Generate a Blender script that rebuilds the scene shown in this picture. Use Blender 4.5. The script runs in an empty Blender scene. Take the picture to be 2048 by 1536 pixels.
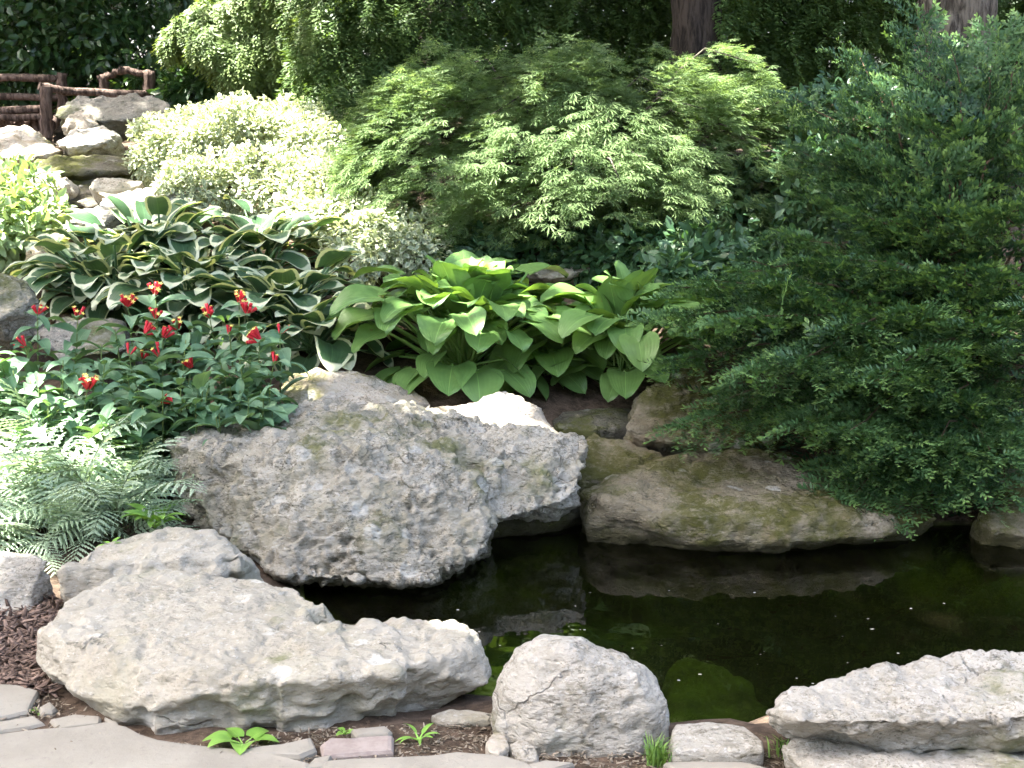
import bpy, bmesh, math, random
import numpy as np
from mathutils import Vector
random.seed(7)
rng = np.random.default_rng(7)
sc = bpy.context.scene
col = sc.collection

# ------------------------------------------------------------------ camera
F = 2813.0                      # focal length in pixels of the 2048 wide photograph
PITCH = math.radians(11.3)
H = 1.6
cam_d = bpy.data.cameras.new('camera'); cam_d.sensor_width = 36; cam_d.lens = 36 * F / 2048
cam_d.clip_start = 0.05; cam_d.clip_end = 600
cam = bpy.data.objects.new('camera', cam_d); col.objects.link(cam)
cam.location = (0, 0, H); cam.rotation_euler = (math.pi / 2 - PITCH, 0, 0)
sc.camera = cam

# ------------------------------------------------------------------ sky and sun
SUN = Vector((-0.44, -0.04, 0.89)).normalized()
elev = math.asin(SUN.z)
world = bpy.data.worlds.new('World'); sc.world = world; world.use_nodes = True
nt = world.node_tree
bg = nt.nodes['Background']
sky = nt.nodes.new('ShaderNodeTexSky'); sky.sky_type = 'NISHITA'; sky.sun_disc = False
sky.sun_elevation = elev; sky.sun_rotation = math.atan2(SUN.x, SUN.y)
sky.dust_density = 5.0; sky.air_density = 0.7; sky.ozone_density = 0.3
nt.links.new(sky.outputs[0], bg.inputs[0]); bg.inputs[1].default_value = 0.15
sun_d = bpy.data.lights.new('sun', 'SUN'); sun_d.energy = 5.0; sun_d.angle = math.radians(0.53); sun_d.color = (1.0, 0.96, 0.90)
sun = bpy.data.objects.new('sun', sun_d); col.objects.link(sun)
sun.rotation_euler = (-SUN).to_track_quat('-Z', 'Y').to_euler()

sc.view_settings.view_transform = 'Standard'; sc.view_settings.look = 'None'
sc.view_settings.gamma = 1.0; sc.view_settings.use_curve_mapping = False
sc.view_settings.exposure = 3.3
sc.render.engine = 'CYCLES'
sc.cycles.use_denoising = True
sc.cycles.max_bounces = 6; sc.cycles.diffuse_bounces = 3; sc.cycles.transparent_max_bounces = 8
sc.cycles.sample_clamp_indirect = 6.0
sc.cycles.use_adaptive_sampling = True; sc.cycles.adaptive_threshold = 0.025

# ------------------------------------------------------------------ pixel helpers (2048 x 1536)
cp, sp = math.cos(PITCH), math.sin(PITCH)
def ray(px, py):
    a, b = (px - 1024) / F, (768 - py) / F
    return Vector((a, cp + b * sp, -sp + b * cp))
def P(px, py, Y):
    r = ray(px, py); t = Y / r.y
    return Vector((r.x * t, Y, H + r.z * t))
def Z(px, py, z):
    r = ray(px, py); t = (z - H) / r.z
    return Vector((r.x * t, r.y * t, z))
WATER = -0.14

# ------------------------------------------------------------------ numpy noise
_perm = np.random.default_rng(3).permutation(256); _perm = np.concatenate([_perm, _perm, _perm])
_grad = np.random.default_rng(4).normal(size=(256, 3)); _grad /= np.linalg.norm(_grad, axis=1)[:, None]
_cell = np.random.default_rng(5).random((256, 3))
def _h(i, j, k): return _perm[_perm[_perm[i & 255] + (j & 255)] + (k & 255)]
def pnoise(p):
    p = np.asarray(p, float); i = np.floor(p).astype(int); f = p - i
    u = f * f * f * (f * (f * 6 - 15) + 10); out = 0
    for dx in (0, 1):
        for dy in (0, 1):
            for dz in (0, 1):
                g = _grad[_h(i[:, 0] + dx, i[:, 1] + dy, i[:, 2] + dz)]
                d = (g * (f - (dx, dy, dz))).sum(1)
                w = (u[:, 0] if dx else 1 - u[:, 0]) * (u[:, 1] if dy else 1 - u[:, 1]) * (u[:, 2] if dz else 1 - u[:, 2])
                out = out + w * d
    return out * 1.6
def fbm(p, o=4, lac=2.1, g=0.5):
    s, a = 0, 1.0
    for k in range(o):
        s = s + a * pnoise(p * lac ** k + 17.3 * k); a *= g
    return s
def worley(p):
    i = np.floor(p).astype(int); f = p - i; best = np.full(len(p), 9.0)
    for dx in (-1, 0, 1):
        for dy in (-1, 0, 1):
            for dz in (-1, 0, 1):
                c = _cell[_h(i[:, 0] + dx, i[:, 1] + dy, i[:, 2] + dz)] + (dx, dy, dz)
                best = np.minimum(best, ((c - f) ** 2).sum(1))
    return np.sqrt(best)
def sstep(a, b, x):
    t = np.clip((x - a) / (b - a), 0, 1); return t * t * (3 - 2 * t)

# ------------------------------------------------------------------ object helpers
def tag(o, label=None, cat=None, group=None, kind=None):
    if label: o['label'] = label
    if cat: o['category'] = cat
    if group: o['group'] = group
    if kind: o['kind'] = kind
    return o
def link(name, me, m=None, parent=None, loc=None):
    o = bpy.data.objects.new(name, me); col.objects.link(o)
    if m is not None and me is not None and len(me.materials) == 0:
        for mm in (m if isinstance(m, (list, tuple)) else [m]): me.materials.append(mm)
    if parent is not None: o.parent = parent
    if loc is not None: o.location = loc
    return o
def empty(name, loc, label=None, cat=None, group=None):
    o = bpy.data.objects.new(name, None); col.objects.link(o); o.location = loc; o.empty_display_size = 0.1
    return tag(o, label, cat, group)
def mesh_np(name, V, Fc, smooth=True, attrs=None, matidx=None):
    """V (n,3); Fc list of arrays (m,3) or (m,4)"""
    me = bpy.data.meshes.new(name)
    if not isinstance(Fc, list): Fc = [Fc]
    Fc = [np.asarray(f) for f in Fc if len(f)]
    loops = np.concatenate([f.ravel() for f in Fc]); cnt = np.concatenate([np.full(len(f), f.shape[1]) for f in Fc])
    st = np.concatenate([[0], np.cumsum(cnt)[:-1]])
    me.vertices.add(len(V)); me.vertices.foreach_set('co', np.asarray(V, np.float32).ravel())
    me.loops.add(len(loops)); me.loops.foreach_set('vertex_index', loops.astype(np.int32))
    me.polygons.add(len(cnt)); me.polygons.foreach_set('loop_start', st.astype(np.int32)); me.polygons.foreach_set('loop_total', cnt.astype(np.int32))
    if smooth: me.polygons.foreach_set('use_smooth', np.ones(len(cnt), bool))
    if matidx is not None: me.polygons.foreach_set('material_index', np.asarray(matidx, np.int32))
    for k, a in (attrs or {}).items():
        a = np.asarray(a, np.float32)
        if a.ndim == 1:
            at = me.attributes.new(k, 'FLOAT', 'POINT'); at.data.foreach_set('value', a)
        else:
            at = me.attributes.new(k, 'FLOAT_VECTOR', 'POINT'); at.data.foreach_set('vector', a.ravel())
    me.update(calc_edges=True); me.validate()
    return me
def tube(pts, rad, n=7, cap=True, rough=0.0):
    pts = np.array([tuple(p) for p in pts], float); rad = np.broadcast_to(np.asarray(rad, float), (len(pts),))
    V, Fq = [], []
    t = np.gradient(pts, axis=0); t /= np.linalg.norm(t, axis=1)[:, None] + 1e-9
    up = np.array([0, 0, 1.0]) if abs(t[0, 2]) < 0.9 else np.array([1.0, 0, 0])
    for k in range(len(pts)):
        a = np.cross(t[k], up); a /= np.linalg.norm(a) + 1e-9; b = np.cross(t[k], a)
        for j in range(n):
            w = 2 * math.pi * j / n; r = rad[k] * (1 + rough * random.uniform(-1, 1))
            V.append(pts[k] + r * (math.cos(w) * a + math.sin(w) * b))
    for k in range(len(pts) - 1):
        for j in range(n):
            Fq.append((k * n + j, k * n + (j + 1) % n, (k + 1) * n + (j + 1) % n, (k + 1) * n + j))
    T = []
    if cap:
        for base in (0, (len(pts) - 1) * n):
            V.append(pts[0] if base == 0 else pts[-1]); c = len(V) - 1
            for j in range(n): T.append((base + j, base + (j + 1) % n, c))
    return np.array(V), np.array(Fq), np.array(T).reshape(-1, 3)
class Mesh:
    def __init__(s): s.V = []; s.F3 = []; s.F4 = []; s.n = 0; s.m3 = []; s.m4 = []
    def add(s, V, F4=None, F3=None, m=0):
        s.V.append(np.asarray(V, float))
        if F4 is not None and len(F4): s.F4.append(np.asarray(F4) + s.n); s.m4 += [m] * len(F4)
        if F3 is not None and len(F3): s.F3.append(np.asarray(F3) + s.n); s.m3 += [m] * len(F3)
        s.n += len(V); return s
    def tube(s, pts, rad, n=7, m=0, rough=0.0):
        V, q, t = tube(pts, rad, n, True, rough); return s.add(V, q, t, m)
    def build(s, name, smooth=True, attrs=None, origin=None):
        V = np.concatenate(s.V)
        if origin is not None: V = V - np.array(tuple(origin))
        fs = []; mi = []
        if s.F3: fs.append(np.concatenate(s.F3)); mi += s.m3
        if s.F4: fs.append(np.concatenate(s.F4)); mi += s.m4
        return mesh_np(name, V, fs, smooth, attrs, mi)
def nrm(a): return a / (np.linalg.norm(a, axis=1)[:, None] + 1e-9)
def scatter(tmpl, O, X, N, S, extra=None):
    """copies of a template (V, F, attr) into one mesh: origins O, axis X, normal N, size S"""
    TV, TF, TA = tmpl
    O = np.asarray(O, float); X = nrm(np.asarray(X, float)); N = np.asarray(N, float)
    Y = nrm(np.cross(N, X)); N = np.cross(X, Y); S = np.asarray(S, float)[:, None, None]
    V = O[:, None, :] + S * (TV[None, :, 0:1] * X[:, None, :] + TV[None, :, 1:2] * Y[:, None, :] + TV[None, :, 2:3] * N[:, None, :])
    n, k = len(O), len(TV)
    Fc = TF[None] + (np.arange(n) * k)[:, None, None]
    var = np.repeat(rng.random(n) if extra is None else extra, k)
    tip = np.tile(TA, n)
    return V.reshape(-1, 3), Fc.reshape(-1, TF.shape[1]), var, tip
def cloud(name, parts, m, parent=None, loc=(0, 0, 0), smooth=False):
    V, T, va, ti, n = [], [], [], [], 0
    for (v, f, a, t) in parts:
        V.append(v); T.append(f + n); va.append(a); ti.append(t); n += len(v)
    V = np.concatenate(V) - np.array(tuple(loc))
    k = {}
    for f in T: k.setdefault(f.shape[1], []).append(f)
    me = mesh_np(name, V, [np.concatenate(x) for x in k.values()], smooth, {'var': np.concatenate(va), 'tip': np.concatenate(ti)})
    return link(name, me, m, parent, (0, 0, 0) if parent is not None else loc)
def rand_dir(n):
    return nrm(rng.normal(size=(n, 3)))

# ------------------------------------------------------------------ material helpers
class NT:
    def __init__(s, name):
        s.m = bpy.data.materials.new(name); s.m.use_nodes = True; s.t = s.m.node_tree
        s.b = s.t.nodes['Principled BSDF']; s.o = s.t.nodes['Material Output']
    def n(s, typ, **kw):
        x = s.t.nodes.new('ShaderNode' + typ)
        for k, v in kw.items(): setattr(x, k, v)
        return x
    def l(s, a, b): s.t.links.new(a, b)
    def noise(s, vec, scale, detail=6, rough=0.6, dist=0.0):
        x = s.n('TexNoise'); x.inputs['Scale'].default_value = scale; x.inputs['Detail'].default_value = detail
        x.inputs['Roughness'].default_value = rough; x.inputs['Distortion'].default_value = dist
        if vec is not None: s.l(vec, x.inputs['Vector'])
        return x.outputs['Fac']
    def vor(s, vec, scale, feat='F1'):
        x = s.n('TexVoronoi', feature=feat); x.inputs['Scale'].default_value = scale
        if vec is not None: s.l(vec, x.inputs['Vector'])
        return x.outputs['Distance']
    def rng(s, v, a, b, c=0.0, d=1.0):
        x = s.n('MapRange', interpolation_type='SMOOTHSTEP'); s.l(v, x.inputs[0])
        for i, q in enumerate((a, b, c, d)): x.inputs[i + 1].default_value = q
        return x.outputs[0]
    def mix(s, f, a, b, typ='MIX'):
        x = s.n('Mix', data_type='RGBA', blend_type=typ)
        for sock, v in ((x.inputs['Factor'], f), (x.inputs[6], a), (x.inputs[7], b)):
            if isinstance(v, (int, float)): sock.default_value = v
            elif isinstance(v, tuple): sock.default_value = v + (1,) if len(v) == 3 else v
            else: s.l(v, sock)
        return x.outputs[2]
    def math(s, op, a, b=None):
        x = s.n('Math', operation=op)
        for i, v in enumerate((a, b)):
            if v is None: continue
            if isinstance(v, (int, float)): x.inputs[i].default_value = v
            else: s.l(v, x.inputs[i])
        return x.outputs[0]
    def attr(s, nm, out='Fac'):
        x = s.n('Attribute'); x.attribute_name = nm; return x.outputs[out]
    def bump(s, h, strength, dist):
        x = s.n('Bump'); x.inputs['Strength'].default_value = strength; x.inputs['Distance'].default_value = dist
        s.l(h, x.inputs['Height']); s.l(x.outputs[0], s.b.inputs['Normal']); return x.outputs[0]
    def base(s, c, rough=0.7, spec=0.3):
        if isinstance(c, tuple): s.b.inputs['Base Color'].default_value = c + (1,)
        else: s.l(c, s.b.inputs['Base Color'])
        s.b.inputs['Roughness'].default_value = rough; s.b.inputs['Specular IOR Level'].default_value = spec
    def leafy(s, c, trans=0.35, tint=(1.3, 1.25, 0.45)):
        """adds light passing through the blade"""
        tr = s.n('BsdfTranslucent'); mx = s.n('MixShader'); mx.inputs[0].default_value = trans
        c2 = s.mix(1.0, c, tint, 'MULTIPLY'); s.l(c2, tr.inputs[0])
        s.l(s.b.outputs[0], mx.inputs[1]); s.l(tr.outputs[0], mx.inputs[2]); s.l(mx.outputs[0], s.o.inputs[0])
    def pos(s): return s.n('NewGeometry').outputs['Position']
    def objrand(s): return s.n('ObjectInfo').outputs['Random']

def rock_mat(name, light, mid, dark, moss=None, moss_amt=0.0, white=0.35, stain=None, rough_k=1.0):
    t = NT(name); p = t.pos(); mp = t.n('Mapping'); mp.inputs['Scale'].default_value = (0.75, 0.75, 1.5); t.l(p, mp.inputs[0]); ps_ = mp.outputs[0]
    big = t.noise(p, 3.0, 5, 0.6); fine = t.noise(ps_, 24, 9, 0.75); sp1 = t.noise(ps_, 62, 5, 0.75); sp2 = t.noise(ps_, 110, 4, 0.7)
    patch = t.rng(t.noise(p, 5.5, 5, 0.65), 0.35, 0.62)
    c = t.mix(t.rng(big, 0.35, 0.68), mid, light)
    c = t.mix(t.math('MULTIPLY', t.rng(fine, 0.50, 0.62, 0, 0.8 * rough_k), t.math('ADD', t.math('MULTIPLY', patch, 0.7), 0.3)), c, dark)
    c = t.mix(t.rng(sp1, 0.55, 0.66, 0, white), c, (0.72, 0.70, 0.65))
    c = t.mix(t.math('MULTIPLY', t.rng(sp2, 0.53, 0.63, 0, 0.75 * rough_k), patch), c, tuple(0.5 * q for q in dark))
    wv_ = t.n('VectorMath', operation='ADD'); nz = t.n('TexNoise'); nz.inputs['Scale'].default_value = 6; nz.inputs['Detail'].default_value = 4; t.l(p, nz.inputs['Vector']); sc_ = t.n('VectorMath', operation='SCALE'); t.l(nz.outputs['Color'], sc_.inputs[0]); sc_.inputs['Scale'].default_value = 0.35
    t.l(ps_, wv_.inputs[0]); t.l(sc_.outputs[0], wv_.inputs[1]); ed = t.vor(wv_.outputs[0], 1.9, 'DISTANCE_TO_EDGE')
    crack = t.math('MULTIPLY', t.rng(ed, 0.002, 0.014, 1.0, 0.0), t.rng(t.noise(p, 3.1, 3), 0.52, 0.60)); c = t.mix(t.math('MULTIPLY', crack, 0.45), c, tuple(0.45 * q for q in dark))   # bedding cracks drawn as thin dark lines
    if stain: c = t.mix(t.rng(t.noise(p, 4.5, 4, 0.6, 0.5), 0.52, 0.66, 0, 0.5), c, stain)
    if moss:
        mf = t.math('MULTIPLY', t.rng(t.noise(p, 2.3, 5, 0.65), 0.58 - moss_amt * 0.35, 0.72 - moss_amt * 0.3), t.rng(fine, 0.3, 0.55))
        c = t.mix(mf, c, moss)
    lich = t.math('MULTIPLY', t.rng(t.vor(p, 7.5), 0.30, 0.22), t.rng(t.noise(p, 2.0, 3), 0.5, 0.6, 0, 0.55)); c = t.mix(t.math('MULTIPLY', lich, t.rng(sp1, 0.35, 0.5)), c, (0.62, 0.61, 0.55))
    sz = t.n('SeparateXYZ'); t.l(p, sz.inputs[0]); c = t.mix(t.math('MULTIPLY', t.rng(t.math('SUBTRACT', sz.outputs[2], t.math('MULTIPLY', t.noise(p, 9, 4), 0.10)), -0.16, -0.11, 0.85, 0.0), 1.0), c, (0.075, 0.068, 0.03))   # algae line of the pond
    t.base(c, 0.9, 0.2)
    hb = t.math('ADD', t.math('MULTIPLY', fine, 1.4), t.math('MULTIPLY', sp1, 0.7))
    v = t.vor(ps_, 48); hb = t.math('ADD', hb, t.math('MULTIPLY', t.rng(v, 0.0, 0.45), 0.5))
    hb = t.math('SUBTRACT', hb, t.math('MULTIPLY', crack, 1.2))
    t.bump(hb, 0.9, 0.016 * rough_k)
    return t.m
M = {}
M['lime'] = rock_mat('limestone', (0.48, 0.445, 0.365), (0.395, 0.362, 0.285), (0.145, 0.13, 0.083), (0.17, 0.175, 0.08), 0.16, 0.45, (0.27, 0.25, 0.165), 1.15)
M['lime_grey'] = rock_mat('grey limestone', (0.30, 0.285, 0.245), (0.22, 0.205, 0.17), (0.11, 0.10, 0.075), (0.12, 0.13, 0.06), 0.2, 0.2)
M['lime_pale'] = rock_mat('pale limestone', (0.485, 0.457, 0.395), (0.405, 0.376, 0.312), (0.185, 0.168, 0.118), (0.22, 0.22, 0.12), 0.05, 0.5)
M['lime_smooth'] = rock_mat('weathered limestone', (0.415, 0.385, 0.315), (0.355, 0.325, 0.258), (0.185, 0.168, 0.11), (0.17, 0.18, 0.08), 0.12, 0.3, (0.33, 0.31, 0.22), 0.55)
M['lime_mossy'] = rock_mat('mossy limestone', (0.30, 0.26, 0.19), (0.19, 0.165, 0.11), (0.085, 0.075, 0.045), (0.085, 0.085, 0.022), 0.5, 0.12, (0.20, 0.15, 0.085))
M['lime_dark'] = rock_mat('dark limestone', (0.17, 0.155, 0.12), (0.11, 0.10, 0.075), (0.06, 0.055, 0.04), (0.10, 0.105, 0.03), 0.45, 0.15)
M['lime_warm'] = rock_mat('warm limestone', (0.55, 0.50, 0.42), (0.43, 0.38, 0.30), (0.26, 0.22, 0.15), (0.20, 0.19, 0.08), 0.2, 0.3, (0.36, 0.27, 0.14))

def simple(name, c1, c2, scale, rough=0.85, bump=0.4, bdist=0.006, spec=0.25):
    t = NT(name); p = t.pos(); f = t.noise(p, scale, 7, 0.65)
    c = t.mix(t.rng(f, 0.3, 0.7), c1, c2); t.base(c, rough, spec); t.bump(t.noise(p, scale * 3, 6, 0.7), bump, bdist); return t.m
def bark(name, c1, c2):
    t = NT(name); p = t.pos(); mp = t.n('Mapping'); mp.inputs['Scale'].default_value = (1, 1, 0.16); t.l(p, mp.inputs[0])
    f = t.noise(mp.outputs[0], 30, 7, 0.65, 0.4); c = t.mix(t.rng(f, 0.38, 0.62), c1, c2); t.base(c, 0.92, 0.15); t.bump(f, 1.0, 0.03); return t.m
M['bark_grey'] = bark('grey brown bark', (0.045, 0.038, 0.03), (0.19, 0.165, 0.13))
M['bark_red'] = bark('red brown bark', (0.018, 0.014, 0.011), (0.070, 0.054, 0.042))
M['wood'] = bark('weathered cedar rail', (0.05, 0.034, 0.026), (0.18, 0.13, 0.105))
M['twig'] = simple('twig', (0.05, 0.032, 0.02), (0.10, 0.065, 0.04), 30)
M['soil'] = None

def leaf_mat(name, c1, c2, tipc=None, trans=0.3, rough=0.5, spec=0.35, tint=(1.3, 1.25, 0.45)):
    t = NT(name); v = t.attr('var'); c = t.mix(v, c1, c2)
    if tipc: c = t.mix(t.attr('tip'), c, tipc)
    t.base(c, rough, spec); t.leafy(c, trans, tint); return t.m
M['maple'] = leaf_mat('laceleaf maple leaf', (0.165, 0.265, 0.105), (0.27, 0.38, 0.165), None, 0.45, 0.5, 0.3, (1.1, 1.1, 0.65))
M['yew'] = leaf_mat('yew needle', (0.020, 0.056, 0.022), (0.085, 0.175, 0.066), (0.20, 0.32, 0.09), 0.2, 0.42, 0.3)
M['hemlock'] = leaf_mat('dark conifer spray', (0.045, 0.09, 0.025), (0.10, 0.165, 0.045), (0.12, 0.19, 0.05), 0.3)
M['arbor'] = leaf_mat('golden conifer spray', (0.10, 0.165, 0.05), (0.17, 0.235, 0.08), (0.21, 0.27, 0.10), 0.35)
M['broad'] = leaf_mat('dark broad leaf', (0.03, 0.075, 0.028), (0.065, 0.13, 0.04), None, 0.3, 0.3, 0.5)
M['wood_mass'] = leaf_mat('wood leaf', (0.02, 0.045, 0.015), (0.05, 0.09, 0.025), None, 0.3)
M['shade'] = leaf_mat('shade tree leaf', (0.04, 0.09, 0.02), (0.07, 0.13, 0.03), None, 0.3)
M['ground_cover'] = leaf_mat('variegated small leaf', (0.12, 0.19, 0.075), (0.21, 0.28, 0.12), (0.54, 0.57, 0.42), 0.25, 0.5, 0.35, (1.1, 1.1, .6))
M['bright'] = leaf_mat('fresh green leaf', (0.22, 0.32, 0.15), (0.34, 0.43, 0.25), None, 0.3)
M['ivy'] = leaf_mat('dark ivy leaf', (0.04, 0.10, 0.05), (0.09, 0.17, 0.075), None, 0.25, 0.4, 0.45)
M['grass'] = leaf_mat('grass', (0.10, 0.20, 0.05), (0.18, 0.30, 0.07), None, 0.3)

def hosta_mat(name, body, body2, rim=None, rough=0.38):
    t = NT(name); uv = t.n('UVMap'); sx = t.n('SeparateXYZ'); t.l(uv.outputs[0], sx.inputs[0])
    u = t.math('ABSOLUTE', t.math('SUBTRACT', t.math('MULTIPLY', sx.outputs[0], 2.0), 1.0)); v = sx.outputs[1]
    c = t.mix(t.objrand(), body, body2)
    c = t.mix(t.rng(t.noise(t.pos(), 14, 4), 0.4, 0.7, 0, 0.3), c, tuple(min(1, q * 1.35) for q in body2))
    c = t.mix(t.math('MULTIPLY', t.rng(t.noise(t.pos(), 38, 3, 0.6), 0.66, 0.72), t.rng(t.noise(t.pos(), 4, 2), 0.5, 0.6)), c, (0.20, 0.14, 0.06))   # browned spots
    w = t.math('SINE', t.math('MULTIPLY', u, 34.0))
    mid = t.rng(u, 0.0, 0.035, 1.0, 0.0)
    c = t.mix(t.math('MULTIPLY', mid, 0.5), c, tuple(min(1, q * 1.8) for q in body2))
    if rim:
        e = t.math('MAXIMUM', t.math('ADD', u, t.math('MULTIPLY', t.math('SUBTRACT', t.noise(uv.outputs[0], 7, 3), 0.5), 0.3)), t.math('MULTIPLY', v, 1.0))
        # the petiole (v below zero) keeps the body colour
        rf = t.math('MULTIPLY', t.rng(e, 0.75, 0.81), t.rng(v, 0.0, 0.02))
        rc = t.mix(t.noise(t.pos(), 20, 3), rim, (0.54, 0.60, 0.38))
        c = t.mix(rf, c, rc)
    t.base(c, rough, 0.4); t.bump(t.math('ADD', t.math('MULTIPLY', w, 0.5), t.noise(t.pos(), 60, 3)), 0.14, 0.004); t.leafy(c, 0.25, (1.2, 1.15, 0.4)); return t.m
M['hosta'] = hosta_mat('green hosta leaf', (0.11, 0.215, 0.06), (0.185, 0.315, 0.09), None, .36)
M['hosta_var'] = hosta_mat('variegated hosta leaf', (0.045, 0.10, 0.045), (0.08, 0.15, 0.07), (0.64, 0.67, 0.50))
M['spig_leaf'] = hosta_mat('lance leaf', (0.10, 0.205, 0.10), (0.175, 0.29, 0.165), None, .55)
M['seedling'] = hosta_mat('seedling leaf', (0.16, 0.32, 0.05), (0.22, 0.40, 0.08))
M['stem'] = simple('green stem', (0.09, 0.15, 0.04), (0.16, 0.20, 0.06), 20)
t = NT('red petal'); t.base((0.60, 0.03, 0.045), 0.45, 0.3); t.leafy(t.mix(0.0, (0.60, 0.03, 0.045), (0, 0, 0)), 0.2, (1.2, 0.5, 0.5)); M['red'] = t.m
t = NT('yellow petal'); t.base((0.75, 0.62, 0.14), 0.5, 0.3); M['yellow'] = t.m
t = NT('painted fern frond'); c = t.mix(t.objrand(), (0.33, 0.46, 0.29), (0.47, 0.58, 0.42)); c = t.mix(t.attr('tip'), (0.14, 0.18, 0.10), c)
t.base(c, 0.55, 0.3); t.leafy(c, 0.3, (1.1, 1.1, 0.7)); M['fern'] = t.m
t = NT('petal litter'); t.base((0.42, 0.40, 0.33), 0.6); M['petal'] = t.m

# ------------------------------------------------------------------ terrain
pond = [Z(px, py, WATER) for px, py in [(720, 1452), (860, 1432), (1000, 1440), (1200, 1490), (1350, 1500), (1520, 1496), (1600, 1465), (2048, 1400),
        (2500, 1390), (2500, 1040), (2200, 1045), (1960, 1040), (1700, 1035), (1300, 1025), (1150, 1010), (1000, 1060), (800, 1080), (600, 1095), (500, 1130), (560, 1260), (640, 1380)]]
PX = np.array([p.x for p in pond]); PY = np.array([p.y for p in pond])
def pond_sd(x, y):
    """signed distance to the pond outline, negative inside"""
    d = np.full(x.shape, 1e9); ins = np.zeros(x.shape, bool); n = len(PX)
    for i in range(n):
        ax, ay, bx, by = PX[i], PY[i], PX[(i + 1) % n], PY[(i + 1) % n]
        ex, ey = bx - ax, by - ay; t = np.clip(((x - ax) * ex + (y - ay) * ey) / (ex * ex + ey * ey), 0, 1)
        d = np.minimum(d, np.hypot(x - ax - t * ex, y - ay - t * ey))
        cnd = (ay > y) != (by > y)
        ins ^= cnd & (x < (bx - ax) * (y - ay) / (by - ay + 1e-12) + ax)
    return np.where(ins, -d, d)
CT = [(-3, 1.5, 0), (0, 1.5, 0), (3, 1.5, 0), (-2, 3, 0), (0, 3, 0), (2, 3, 0), (-3, 3.8, 0), (-1.2, 3.9, 0), (0, 3.6, -.03), (1.2, 3.6, -.03), (3, 3.6, 0), (-1.5, 4.4, 0.0),
      (-1.9, 5.0, .05), (-3.5, 5.2, .12), (-1.0, 5.3, .03), (-1.7, 5.9, .2), (-3.5, 6, .3), (-.8, 6.0, .2), (-2.2, 6.8, .38), (-1.2, 7.0, .4), (-2.6, 8, .66), (-1.3, 8, .66), (-3.2, 9.2, .9),
      (-4.5, 8, .75), (-2.2, 10, 1.1), (-4, 10.5, 1.2), (-3, 12, 1.32), (-5.5, 12, 1.4),
      (0, 5.8, -.05), (0, 6.4, .2), (.5, 6.6, .2), (0, 7.3, .5), (.7, 7.4, .48), (.3, 8.3, .72), (-.5, 9, .9), (.5, 10, 1.05), (0, 13, 1.3), (1.2, 5.9, -.05), (1.6, 6.6, .08), (2.4, 6.4, .02),
      (1.5, 7.5, .4), (3, 7.5, .3), (2, 9, .75), (4, 9, .7), (3, 12, 1.15), (6, 12, 1.1), (4, 5, -.05), (5, 6.5, .1), (-6, 4, .1), (-7, 8, .8), (7, 8, .5),
      (-8, 16, 1.6), (0, 16, 1.5), (8, 16, 1.4)]
CT = np.array(CT)
def _phi(r2): return 0.5 * r2 * np.log(r2 + 1e-9)
_n = len(CT); _A = np.zeros((_n + 3, _n + 3)); _d2 = ((CT[:, None, :2] - CT[None, :, :2]) ** 2).sum(-1)
_A[:_n, :_n] = _phi(_d2) + np.eye(_n) * 0.02; _A[:_n, _n] = 1; _A[:_n, _n + 1:] = CT[:, :2]; _A[_n:, :_n] = _A[:_n, _n:].T
_w = np.linalg.solve(_A, np.concatenate([CT[:, 2], [0, 0, 0]]))
def ground(x, y):
    x = np.atleast_1d(np.asarray(x, float)); y = np.atleast_1d(np.asarray(y, float))
    xc, yc = np.clip(x, -8, 8), np.clip(y, 1.5, 16); z = _w[_n] + _w[_n + 1] * xc + _w[_n + 2] * yc
    for k in range(_n): z = z + _w[k] * _phi((xc - CT[k, 0]) ** 2 + (yc - CT[k, 1]) ** 2)
    z = np.where(y < 3.35, z * sstep(2.9, 3.35, y), z)
    sd = pond_sd(x, y); z = z + np.where(sd < 0.12, -0.55 * sstep(0.12, -0.85, sd), 0)
    return z
def gz(x, y): return float(ground(x, y)[0])
xs = np.concatenate([[-160, -80, -40, -20, -12], np.linspace(-8, 8, 230), [12, 20, 40, 80, 160]])
ys = np.concatenate([[-60, -20, -5, 0], np.linspace(1.5, 16, 210), [20, 30, 50, 90, 200]])
gx, gy = np.meshgrid(xs, ys); x1, y1 = gx.ravel(), gy.ravel(); z1 = ground(x1, y1)
inner = (np.abs(x1) < 8.1) & (y1 > 1.4) & (y1 < 16.1)
z1 = z1 + np.where(inner & (y1 > 3.3), 0.02 * fbm(np.stack([x1 * 4, y1 * 4, 0 * x1], 1), 4), 0)
nx, ny = len(xs), len(ys); ii = np.arange(nx * ny).reshape(ny, nx)
quads = np.stack([ii[:-1, :-1], ii[:-1, 1:], ii[1:, 1:], ii[1:, :-1]], -1).reshape(-1, 4)
t = NT('garden soil'); p = t.pos(); f = t.noise(p, 18, 8, 0.7); sxyz = t.n('SeparateXYZ'); t.l(p, sxyz.inputs[0])
c = t.mix(t.rng(f, 0.35, 0.65), (0.055, 0.04, 0.028), (0.13, 0.095, 0.068))
c = t.mix(t.rng(t.noise(p, 60, 5, 0.7), 0.55, 0.7, 0, 0.6), c, (0.22, 0.16, 0.11))
alg = t.mix(t.rng(t.noise(p, 3.5, 4, 0.6, 0.6), 0.36, 0.60), (0.05, 0.06, 0.015), (0.20, 0.27, 0.03))
alg = t.mix(t.rng(sxyz.outputs[2], -0.46, -0.20), (0.022, 0.024, 0.012), alg)      # algae in the shallows; deep silt darkened for light lost in the water
c = t.mix(t.rng(sxyz.outputs[2], -0.15, -0.12, 1.0, 0.0), c, alg)      # algae grows only under water
t.base(c, 0.95, 0.1); t.bump(f, 0.8, 0.02); M['soil'] = t.m
g = link('ground', mesh_np('ground', np.stack([x1, y1, z1], 1), quads), M['soil']); tag(g, kind='structure')

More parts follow.
